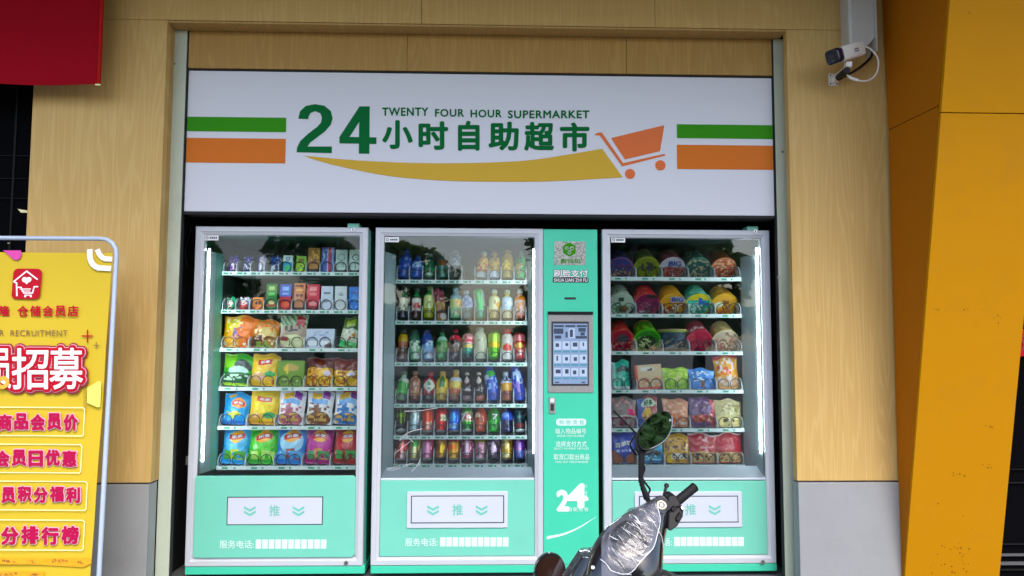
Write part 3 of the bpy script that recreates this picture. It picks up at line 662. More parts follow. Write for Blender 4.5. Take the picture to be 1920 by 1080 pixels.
onpc('title_pill', 'inkg', lambda b_: px_rect(b_, pc, 1042.5, 785, 1099, 798, .001, .0004, .018))
onpc('lettering', 'tealink', lambda b_: [text_px(b_, pc, ch, 1048.5+k*12.6, 787, 1057+k*12.6, 796, .0022, .004) for k, ch in enumerate('购物流程')])
onpc('lettering', 'inkg', lambda b_: [text_px(b_, pc, t, x0, y0, x1, y1, .0018, bo) for t, x0, y0, x1, y1, bo in (('输入物品编号', 1041, 803, 1099, 813.5, .006), ('ENTER ITEM NUMBER', 1045, 815.5, 1096, 819.5, 0), ('选择支付方式', 1042, 827, 1100, 837.5, .006), ('SELECT PAYMENT METHOD', 1039, 839, 1104, 843, 0), ('取货口取出商品', 1038, 851, 1105, 862, .006), ('TAKE OUT MERCHANDISE', 1040.5, 864, 1103, 868, 0))])
def big24(b_):
    text_px(b_, pc, '2', 1043, 918, 1067.5, 959, .0018, .05); text_px(b_, pc, '4', 1061, 906, 1101, 953, .0024, .045)
    text_px(b_, pc, '小', 1092.5, 907.5, 1101, 915.5, .0018); text_px(b_, pc, '时', 1092.5, 920.5, 1101, 929, .0018); px_rect(b_, pc, 1096, 932, 1103, 939, .0018)
    for k, ch in enumerate('自助购物'): text_px(b_, pc, ch, 1064.5+k*10.2, 950.5, 1072+k*10.2, 959, .0030)
onpc('numerals', 'inkg', big24)
s_ = [tuple(p)[:2] for p in smooth_loop([(1025, 1005.5, 0), (1055, 1000, 0), (1085, 988, 0), (1117, 969, 0)], 6, False)]+[tuple(p)[:2] for p in smooth_loop([(1117, 969.5, 0), (1088, 989, 0), (1058, 1003, 0), (1025.5, 1011, 0)], 6, False)]
onpc('swoosh', 'inkg', lambda b_: px_poly(b_, pc, s_, .001))

# ------------------------------------------------------------------ goods in the machines
PXM = 4.45/1400                           # metres per photograph pixel just behind the glass
def cell(x, y, s):
    h = math.sin(x*127.1+y*311.7+s*74.7)*43758.5453; return h-math.floor(h)
def art(ops, k=.9):
    ops = [tuple(L(o, k) if isinstance(o, str) and o.startswith('#') else o for o in q) for q in ops]
    def f(u, v):
        c = g(u, v); l = .3*c[0]+.6*c[1]+.1*c[2]
        return tuple(max(.002, min(.95, (l+(q-l)*1.22)*1.08)) for q in c)
    def g(u, v):
        c = (.5, .5, .5)
        for q in ops:
            t = q[0]
            if t == 'bg': c = q[1]
            elif t == 'band':
                if q[1] <= v <= q[2]: c = q[3]
            elif t == 'col':
                if q[1] <= u <= q[2]: c = q[3]
            elif t == 'rect':
                if q[1] <= u <= q[3] and q[2] <= v <= q[4]: c = q[5]
            elif t == 'ell':
                if ((u-q[1])/q[3])**2+((v-q[2])/q[4])**2 <= 1: c = q[5]
            elif t == 'spk':              # busy print: (x0, y0, x1, y1, colour, share, cells across, seed)
                if q[1] <= u <= q[3] and q[2] <= v <= q[4] and cell(math.floor(u*q[7]), math.floor(v*q[7]*1.3), q[8]) < q[6]: c = q[5]
            elif t == 'dia':
                if (u*q[1]+v*q[2]) % 1 < q[3] and v > q[5]: c = q[4]
            elif t == 'tri':
                if abs(u-q[1]) < q[4]*(1-abs(v-q[2])/q[3]) and abs(v-q[2]) < q[3]: c = q[5]
        return c
    return f
def bag_surf(W, H, T, seed):
    rg = random.Random(seed); a, b_, c_ = rg.uniform(-1, 1), rg.uniform(-1, 1), rg.uniform(0, 9)
    def f(u, v, side=-1):
        x = (u-.5)*W*(1-.07*math.sin(math.pi*v)+.02*math.sin(7*v+c_))
        z = v*H+.012*math.sin(math.pi*u+a)*(v > .5)*v*H/.18+.006*math.cos(3*u*3.1+b_*2)*v
        e = max(0, 1-abs(2*u-1)**2.6); q = max(0, min(1, (v-.05)/.90)); g = max(0, math.sin(math.pi*q))**.55
        y = side*T*.5*e*g
        y += .0035*mnoise.noise(V((u*5+seed, v*6, side*3)))*(.4+e)
        return V((x, y-.03*T*a, z))
    return f
GOODS = []
def place(zt, x, y, tilt, rz, ry):
    return Matrix.Translation((x, y, zt)) @ Matrix.Rotation(R(rz), 4, 'Z') @ Matrix.Rotation(R(ry), 4, 'Y') @ Matrix.Rotation(R(-tilt), 4, 'X')
def labels(root, M, surf, txt, par):
    for s_, u0, u1, v0, v1, c in txt:
        bb = B(); text_on(bb, s_, lambda s, t, z: M @ (surf(u0+(u1-u0)*s, v0+(v1-v0)*t)+V((0, -.0022-z, 0))), .035)
        obj('lettering', bb, c, par)
PROF = dict(
    can=[(.78, 0), (.86, .015), (.9, .02), (1, .07), (1, .9), (.88, .97), (.84, 1), (.78, .985)],
    slim=[(.8, 0), (1, .05), (1, .9), (.85, .97), (.82, 1), (.7, .985)],
    pet=[(.55, .03), (.8, 0), (1, .05), (1, .28), (.95, .33), (1, .38), (1, .6), (.93, .70), (.7, .80), (.42, .86), (.38, .90)],
    tea=[(.6, .02), (.9, 0), (1, .04), (1, .62), (.9, .72), (.5, .80), (.42, .84), (.42, .90)],
    milk=[(.7, .01), (.95, 0), (1, .05), (1, .66), (.86, .80), (.6, .88), (.55, .90)],
    cola=[(.8, 0), (.95, .03), (1, .15), (.88, .32), (.95, .48), (.8, .62), (.5, .76), (.38, .86), (.36, .93)],
    cup=[(.72, 0), (.76, .02), (.98, .86), (1.04, .87), (1.04, .90), (.9, .91)],
)
def refine(p, n=30):
    out = []
    for (r0, z0), (r1, z1) in zip(p, p[1:]):
        k = max(1, int(abs(z1-z0)*n))
        out += [(r0+(r1-r0)*i/k, z0+(z1-z0)*i/k) for i in range(k)]
    return out+[p[-1]]
def good(kind, cat, label, group, zt, x, wpx, hpx, ops, txt=(), tilt=None, rz=0, ry=0, cap=None, y=None, seed=0, depth=None, mat=None):
    W, H = wpx*PXM*(1.08 if kind in ('bag', 'flat') else 1.07), hpx*PXM*(1.05 if kind in ('bag', 'flat') else 1.03)
    name = {'bag': 'snack_bag', 'flat': 'snack_packet', 'box': 'snack_carton', 'can': 'drink_can', 'slim': 'drink_can', 'tub': 'noodle_cup', 'cup': 'drink_cup', 'upcup': 'noodle_cup'}.get(kind, 'drink_bottle')
    if kind in ('bag', 'flat'):
        T = (.055 if kind == 'bag' else .028); tilt = 10 if tilt is None else tilt; yy = YSH+.022+T*.5 if y is None else y
        M = place(zt+.003, x, yy, tilt, rz, ry); sf = bag_surf(W, H, T, seed+wpx*.37+hpx*.11+x*7)
        bb = B(); nu, nv = 40, 50; A = art(ops)
        bb.grid(lambda u, v: M @ sf(u, v), nu, nv, A); bb.grid(lambda u, v: M @ (sf(u, v, 1)+V((0, .0008, 0))), nu, nv, A, True)
        o = obj(name, bb, mat or 'film_', None, M.translation, smooth=70, fix=False)
        labels(o, M, sf, txt, o)
    elif kind == 'box':
        D = depth or .05; tilt = 4 if tilt is None else tilt; yy = YSH+.020 if y is None else y
        M = place(zt+.001, x, yy, tilt, rz, ry); A = art(ops); side = A(.5, .97)
        bb = B(); sd_ = lambda u, v: tuple(.85*q for q in side)
        fr = lambda u, v: V(((u-.5)*W, 0, v*H))
        bb.grid(lambda u, v: M @ fr(u, v), 16, 26, A)
        bb.grid(lambda u, v: M @ V((W/2, u*D, v*H)), 2, 2, lambda u, v: A(.97, v)); bb.grid(lambda u, v: M @ V((-W/2, D-u*D, v*H)), 2, 2, lambda u, v: A(.03, v))
        bb.grid(lambda u, v: M @ V(((u-.5)*W, v*D, H)), 2, 2, lambda u, v: A(u, .98)); bb.grid(lambda u, v: M @ V(((u-.5)*W, D-v*D, 0)), 2, 2, lambda u, v: A(u, .02)); bb.grid(lambda u, v: M @ V(((.5-u)*W, D, v*H)), 2, 2, sd_)
        o = obj(name, bb, mat or 'card', None, M.translation, fix=False)
        labels(o, M, fr, txt, o)
    elif kind == 'tub':
        r = W/2*1.06; n_ = 55 if tilt is None else tilt; Ht = H*1.1
        M = Matrix.Translation((x, YSH+.030+r*.72, zt+r*.71+.003)) @ Matrix.Rotation(R(rz), 4, 'Y') @ Matrix.Rotation(R(180-n_), 4, 'X')
        A = art(ops[0]); C_ = art(ops[1])
        bb = B(); pf_ = refine([(.70, -1), (.72, -.99), (.95, -.06), (1.0, -.05), (1.0, -.005)], 12)
        bb.lathe([(a*r, z*Ht) for a, z in pf_], M, 36, lambda a, z: A((a*3) % 1, 1+z/Ht))
        o = obj(name, bb, 'card', None, M.translation, smooth=40)
        bb = B(); n1, n2 = 14, 40; vs, cs, fs = [], [], []
        for i in range(n1+1):
            for j in range(n2):
                a = 2*math.pi*j/n2; q = i/n1
                vs.append(M @ V((q*r*.985*math.cos(a), q*r*.985*math.sin(a), .0015+.002*(q > .93)))); cs.append(C_(.5+.5*q*math.cos(a), .5+.5*q*math.sin(a)))
        fs = [(i*n2+j, i*n2+(j+1) % n2, (i+1)*n2+(j+1) % n2, (i+1)*n2+j) for i in range(n1) for j in range(n2)]
        bb.add(vs, fs, cs); ld_ = obj('lid', bb, mat or 'film_', o, fix=False)
        for s_, u0, u1, v0, v1, c in txt:
            b2 = B(); text_on(b2, s_, lambda s, t, z: M @ V((((u0+(u1-u0)*s)*2-1)*r, ((v0+(v1-v0)*t)*2-1)*r, .0042+z)), .03); obj('lettering', b2, c, ld_)
    else:
        r = W/2; pk = 'cup' if kind == 'upcup' else kind; tilt = (17 if kind in ('can', 'slim') else 15) if tilt is None else tilt
        if kind == 'upcup': tilt = 2
        yy = YSH+.024+r*math.cos(R(tilt)) if y is None else y
        M = place(zt+r*math.sin(R(tilt))+.002, x, yy, tilt, rz, ry); A = art(ops)
        cf = lambda a, z: A(max(0, min(1, .5+(a if a <= .5 else a-1)*2)), max(0, min(1, z/H)))
        bb = B(); bb.lathe([(a*r, z*H) for a, z in refine(PROF[pk])], M, 36, cf)
        o = obj(name, bb, mat or ('can' if kind in ('can', 'slim') else 'card' if 'cup' in kind else 'pet'), None, M.translation, smooth=45)
        if cap:
            cr, z0 = {'pet': (.44, .90), 'tea': (.50, .90), 'milk': (.62, .90), 'cola': (.42, .93), 'cup': (1.05, .895), 'upcup': (1.05, .895)}[kind]
            bb = B(); bb.lathe([(cr*r*.96, z0*H-.004), (cr*r, z0*H), (cr*r, H*.985), (cr*r*.9, H)], M, 20); obj('lid' if 'cup' in kind else 'cap', bb, capmat(cap), o, smooth=40)
        sfb = lambda u, v: V((r*1.0*math.sin((u-.5)*math.pi), -r*math.cos((u-.5)*math.pi), v*H))
        labels(o, M, sfb, txt, o)
    tag(o, label, cat, group)
    return o
_cm = {}
def capmat(h):
    if h not in _cm: _cm[h] = paint('cap '+h[1:], L(h, .9), .35, var=.02)
    return _cm[h]
ORD = ['first', 'second', 'third', 'fourth', 'fifth', 'sixth', 'seventh', 'eighth', 'ninth', 'tenth']
SHN = ['top', 'second', 'third', 'fourth', 'fifth', 'bottom']
CAT = dict(bag='crisp bag', flat='snack packet', box='carton', can='drink can', slim='drink can', tub='noodle cup', upcup='noodle cup', cup='drink cup')
def stock(which, S, rows):
    for i, row in enumerate(rows):
        zt, a, sw_ = S[i]
        for k, it in enumerate(row):
            if not it: continue
            kind, wp, hp, ops, desc = it[:5]; kw = dict(it[5]) if len(it) > 5 else {}
            dx = kw.pop('dx', 0)*PXM; cat = CAT.get(kind, 'bottle')
            good(kind, cat, f"{desc}, {ORD[k]} on the {which} machine's {SHN[i]} shelf", f"{cat}s in the {which} machine", zt, a+(k+.5)*sw_+dx, wp, hp, ops, seed=i*13+k*3.1, **kw)

def lays(c, c2, sp=('#d8b060', '#7fae3c')):       # crisp bag: yellow disc, red ribbon, food picture low down
    return [('bg', c), ('ell', .5, .62, .42, .30, c2), ('ell', .52, .74, .25, .17, '#f2b52a'), ('rect', .24, .68, .80, .81, '#c01c22'), ('spk', .08, .14, .9, .42, sp[0], .5, 9, 1), ('spk', .1, .12, .9, .36, sp[1], .35, 8, 5), ('band', 0, .13, c), ('band', .965, 1, c2)]
LT = [('乐事', .33, .72, .70, .79, 'pwhite')]
def puff(c): return [('bg', '#e6e4ea'), ('rect', .2, .70, .55, .84, '#e8b83a'), ('rect', .58, .72, .86, .92, '#8a3aa0'), ('rect', .16, .56, .80, .68, '#78a8dc'), ('spk', .1, .36, .9, .56, c, .55, 10, 2), ('ell', .5, .16, .46, .2, c), ('spk', .1, .04, .9, .3, '#d8b070', .45, 9, 4)]
def wl(c, w_='#e6e6dc', s='#888888'): return [('bg', c), ('rect', .2, .36, .80, .62, w_), ('spk', .2, .36, .8, .62, s, .25, 10, 3)]
stock('left', S1, [
 [('flat', 16, 27, [('bg', '#2b2670'), ('spk', 0, 0, 1, .7, '#b04ab0', .3, 7, 1), ('spk', .2, .1, 1, .5, '#e0d8f0', .35, 6, 2), ('spk', 0, .6, 1, 1, '#6a55b8', .3, 6, 3)], 'small purple sweet packet with pink and white print', dict(dx=3)),
  ('flat', 16, 27, [('bg', '#1c2068'), ('spk', .1, .1, 1, .5, '#d8dcf0', .4, 6, 4), ('spk', 0, .6, 1, 1, '#6468b8', .3, 6, 5)], 'small navy sweet packet with white print', dict(dx=4)),
  ('flat', 16, 27, [('bg', '#c9c0e2'), ('col', 0, .25, '#2c2a80'), ('spk', .3, .1, 1, .8, '#f0eef8', .5, 6, 5)], 'small lilac sweet packet with a navy edge', dict(dx=4)),
  ('flat', 17, 27, [('bg', '#1d3688'), ('spk', .1, .05, 1, .45, '#d8e6f4', .5, 6, 6), ('spk', .1, .6, 1, .9, '#66a8e0', .35, 6, 7)], 'small blue sweet packet with pale print', dict(dx=4)),
  ('box', 16, 30, [('bg', '#cfe6dc'), ('rect', .0, 0, 1, .6, '#38a8c8'), ('spk', .2, 0, 1, .35, '#58c060', .5, 6, 1), ('ell', .5, .8, .22, .12, '#3a6ab8'), ('ell', .5, .8, .12, .06, '#e0f0ea')], 'white and cyan carton with a blue ring', dict(dx=3)),
  ('box', 17, 29, [('bg', '#8cc02c'), ('rect', .2, .66, .8, .84, '#7a5a14'), ('spk', .1, .05, .95, .55, '#c4e060', .4, 7, 2), ('spk', .1, .05, .9, .5, '#3d7a14', .25, 7, 6)], 'lime green carton with dark lettering', dict(dx=1, ry=3)),
  ('box', 20, 44, [('bg', '#b07f20'), ('spk', .1, .3, .9, .95, '#7a5210', .35, 9, 3), ('spk', .1, .5, .9, .9, '#e0b850', .25, 8, 7), ('band', 0, .12, '#201408')], 'tall golden brown carton'),
  ('box', 21, 45, [('bg', '#4060b0'), ('col', .56, .8, '#b03048'), ('col', .46, .56, '#d0d4e8'), ('spk', .1, .5, .5, .95, '#a8c0e8', .4, 7, 1), ('col', .86, 1, '#8aa0d8')], 'tall blue carton with a red upright stripe'),
  ('box', 20, 41, [('bg', '#c6dcd2'), ('ell', .5, .66, .34, .17, '#88a89c'), ('ell', .5, .66, .26, .12, '#c6dcd2'), ('spk', .2, .2, .8, .4, '#9ab4a8', .3, 8, 4), ('band', 0, .1, '#18302a')], 'tall pale mint carton with a faint swirl'),
  ('box', 20, 41, [('bg', '#d0e0d6'), ('ell', .55, .66, .32, .15, '#2f5a4e'), ('ell', .55, .66, .24, .10, '#d0e0d6'), ('ell', .6, .66, .06, .03, '#204038'), ('spk', .4, .15, .6, .4, '#8aa498', .4, 8, 5), ('band', 0, .1, '#18302a')], 'tall pale carton with a dark green swirl')],
 [('flat', 17, 20, [('bg', '#48b088'), ('tri', .35, .5, .5, .4, '#dcd8cc'), ('spk', .1, .1, .6, .8, '#a83a2a', .2, 7, 1)], 'small mint packet with a white patch', dict(dx=2)),
  ('flat', 20, 20, [('bg', '#c64a4a'), ('band', .65, 1, '#d8d4e0'), ('spk', .1, .4, .9, .8, '#e8dce0', .4, 7, 2), ('col', .8, 1, '#a8c0e0')], 'small red and white packet', dict(dx=2)),
  ('box', 18, 22, [('bg', '#e0905c'), ('ell', .36, .55, .12, .14, '#30201a'), ('ell', .64, .55, .12, .14, '#30201a'), ('spk', .1, .1, .9, .35, '#c8582c', .4, 7, 3)], 'small orange carton with two dark spots', dict(dx=1)),
  ('box', 18, 47, [('bg', '#14702c'), ('rect', .2, .76, .8, .9, '#a8d080'), ('rect', .2, .56, .8, .66, '#60b860'), ('ell', .5, .28, .3, .08, '#e0d8a0'), ('band', .12, .22, '#a01c1c')], 'tall green carton with pale green labels'),
  ('box', 19, 46, [('bg', '#b02a3a'), ('band', .52, 1, '#2450b0'), ('rect', .2, .76, .8, .9, '#8ab0e8'), ('rect', .2, .60, .8, .68, '#78a0e0'), ('ell', .5, .22, .38, .12, '#e0603c')], 'tall carton with blue top and red base'),
  ('box', 18, 48, [('bg', '#c08468'), ('band', .62, 1, '#c87838'), ('rect', .1, .86, .9, .95, '#5a2408'), ('rect', .15, .7, .85, .8, '#e0b080'), ('ell', .3, .55, .16, .06, '#602820'), ('ell', .7, .55, .16, .06, '#602820'), ('band', 0, .1, '#301410')], 'tall orange carton with printed sunglasses'),
  ('box', 21, 46, [('bg', '#c83c4c'), ('rect', .2, .74, .8, .9, '#e89898'), ('rect', .2, .56, .8, .66, '#e07880'), ('ell', .5, .26, .36, .09, '#f0a0a0'), ('band', 0, .14, '#701820')], 'tall coral red carton'),
  ('box', 20, 43, [('bg', '#ccd6e4'), ('rect', .2, .68, .8, .75, '#5a6470'), ('ell', .4, .4, .2, .1, '#a8b4c4')], 'white carton with a grey line of print'),
  ('box', 20, 43, [('bg', '#d4dcde'), ('spk', .3, .6, .7, .75, '#9aa4a8', .5, 8, 1), ('spk', .2, .1, .8, .3, '#b8c4c8', .4, 8, 2)], 'plain white carton with very faint print'),
  ('box', 19, 42, [('bg', '#2c78d0'), ('rect', .15, .72, .85, .8, '#1c4a94'), ('ell', .5, .5, .25, .12, '#5aa0e8'), ('spk', .2, .1, .8, .3, '#64a8f0', .3, 7, 3)], 'bright blue carton')],
 [('bag', 55, 53, [('bg', '#dca828'), ('col', .55, 1, '#e0801c'), ('rect', .08, .55, .5, .9, '#d8c450'), ('spk', .1, .5, .6, .95, '#f0e8b0', .35, 10, 1), ('spk', .4, .1, .95, .6, '#c05c10', .3, 9, 2), ('spk', .05, .05, .9, .25, '#e8e0c8', .35, 10, 3), ('spk', .35, .25, .6, .6, '#6a4a78', .3, 12, 4)], 'orange and yellow biscuit bag', dict(ry=4)),
  ('bag', 48, 47, [('bg', '#a87848'), ('rect', .3, .4, .9, .7, '#d8c080'), ('spk', .05, .55, .95, .98, '#d87c38', .4, 10, 1), ('spk', .1, .1, .9, .6, '#f0dcb8', .35, 11, 2), ('spk', .02, .05, .4, .45, '#582c20', .6, 8, 3), ('spk', .2, 0, .9, .2, '#8ca858', .6, 8, 5)], 'brown and cream biscuit bag', dict(ry=2)),
  ('flat', 47, 57, [('bg', '#a89888'), ('band', .66, 1, '#9ab08c'), ('dia', 6, 5, .4, '#40604c', .68), ('rect', .62, .62, .9, .9, '#9c2c30'), ('spk', .2, .5, .8, .66, '#3c3028', .5, 10, 1), ('ell', .52, .2, .46, .2, '#d8dcb4'), ('ell', .2, .26, .16, .08, '#903434')], 'grey and green striped packet with red flash', dict(ry=3, tilt=6)),
  ('box', 48, 34, [('bg', '#c4cede'), ('spk', .2, .5, .75, .85, '#90a4c8', .35, 11, 1), ('rect', .05, .15, .95, .35, '#e2e8f0'), ('tri', .82, .1, .2, .2, '#4a3a40')], 'white cake carton lying wide', dict(dx=2)),
  ('flat', 30, 52, [('bg', '#c8d0b8'), ('band', .62, 1, '#4c6030'), ('rect', .2, .7, .7, .9, '#98b050'), ('ell', .6, .42, .25, .14, '#c88850'), ('band', 0, .2, '#30b068'), ('spk', .1, .25, .9, .6, '#e8e8dc', .3, 8, 2)], 'slim green and white packet leaning over', dict(ry=10))],
 [('bag', 52, 53, [('bg', '#48a838'), ('rect', .0, .55, .4, 1, '#88cc48'), ('ell', .68, .62, .3, .2, '#30403c'), ('ell', .55, .5, .35, .1, '#b8d8d0'), ('band', .1, .42, '#146038'), ('spk', .05, .18, .95, .36, '#c8e8d0', .5, 10, 1), ('band', .02, .08, '#b8e060')], 'green and black seed bag', dict(ry=4)),
  ('bag', 48, 53, [('bg', '#e2bc1c'), ('rect', .24, .66, .74, .8, '#c4281c'), ('ell', .3, .3, .28, .14, '#e0b890'), ('ell', .72, .38, .2, .09, '#58b070'), ('spk', .5, .06, .95, .2, '#c06c10', .4, 10, 2)], 'yellow crisp bag with a red ribbon', dict(txt=[('乐事', .33, .66, .69, .78, 'pwhite')], ry=3)),
  ('box', 46, 46, [('bg', '#5c7c28'), ('spk', .2, .55, .85, .85, '#a89858', .4, 12, 1), ('tri', .42, .68, .25, .08, '#d8b440'), ('rect', .06, .04, .94, .96, '#6a8c30'), ('ell', .5, .72, .3, .13, '#b0985c'), ('tri', .36, .66, .24, .07, '#e0c040'), ('rect', .18, .14, .82, .3, '#4c6a1c'), ('spk', .2, .15, .8, .29, '#d0d890', .45, 12, 3)], 'olive green carton with a pale title bar', dict(depth=.06)),
  ('bag', 47, 47, [('bg', '#5a2418'), ('band', .02, .62, '#e0ac38'), ('spk', .05, .02, .95, .62, '#f0d070', .4, 12, 1), ('spk', .05, .02, .95, .6, '#a86410', .3, 12, 2), ('ell', .8, .45, .14, .09, '#ddd4e0')], 'bag of yellow corn snacks, brown top', dict(ry=1)),
  ('bag', 46, 46, [('bg', '#6c2820'), ('band', .02, .55, '#e0ac38'), ('spk', .05, .02, .95, .55, '#f0d070', .4, 12, 3), ('spk', .05, .02, .95, .55, '#a86410', .3, 12, 4), ('ell', .7, .42, .15, .1, '#ddd4e0')], 'brown topped corn snack bag at the frame', dict(ry=-2))],
 [('bag', 46, 52, [('bg', '#3c9cd8'), ('ell', .58, .66, .28, .15, '#f0a028'), ('rect', .32, .6, .82, .72, '#c02424'), ('spk', .1, .2, .7, .42, '#c8d048', .5, 8, 2), ('band', 0, .12, '#2c74c0'), ('ell', .3, .9, .14, .05, '#e0b050')], 'sky blue crisp bag of lime flavour', dict(txt=[('乐事', .4, .76, .62, .70, 'pwhite')], ry=4)),
  ('bag', 50, 60, [('bg', '#e6c428'), ('ell', .5, .6, .36, .28, '#f0d85c'), ('rect', .24, .62, .76, .74, '#d0584c'), ('ell', .28, .22, .24, .1, '#d8a868'), ('ell', .72, .26, .22, .09, '#50a468'), ('band', .01, .08, '#d8a010')], 'large yellow crisp bag', dict(txt=[('乐事', .34, .68, .64, .72, 'pwhite')], ry=3)),
  ('bag', 46, 60, puff('#b06878'), 'white puff bag with pink picture', dict(ry=2)),
  ('bag', 46, 60, puff('#7a4c30'), 'white puff bag with brown picture', dict(ry=3)),
  ('bag', 46, 60, puff('#3c78b8')+[('rect', .3, .86, .8, .92, '#c84858')], 'white puff bag with blue base', dict(ry=3))],
 [('bag', 46, 60, lays('#3a9ad8', '#6cbce8', ('#b8c840', '#58a048')), 'sky blue crisp bag with yellow disc', dict(txt=LT, ry=4)),
  ('bag', 50, 60, lays('#2ca81c', '#68cc3c', ('#70c848', '#b8e080')), 'bright green crisp bag with yellow disc', dict(txt=LT, ry=2)),
  ('bag', 50, 60, lays('#2a7cc8', '#a8d4f0', ('#8c4838', '#60a0d0')), 'royal blue crisp bag with a bowl picture', dict(txt=LT, ry=3)),
  ('bag', 47, 60, lays('#9c1c74', '#b84494', ('#d89868', '#50905c')), 'magenta crisp bag with yellow disc', dict(txt=LT, ry=3)),
  ('bag', 45, 60, lays('#a01e1e', '#b83028', ('#7c2c20', '#58a058')), 'dark red crisp bag with yellow disc', dict(txt=LT, ry=3))]])

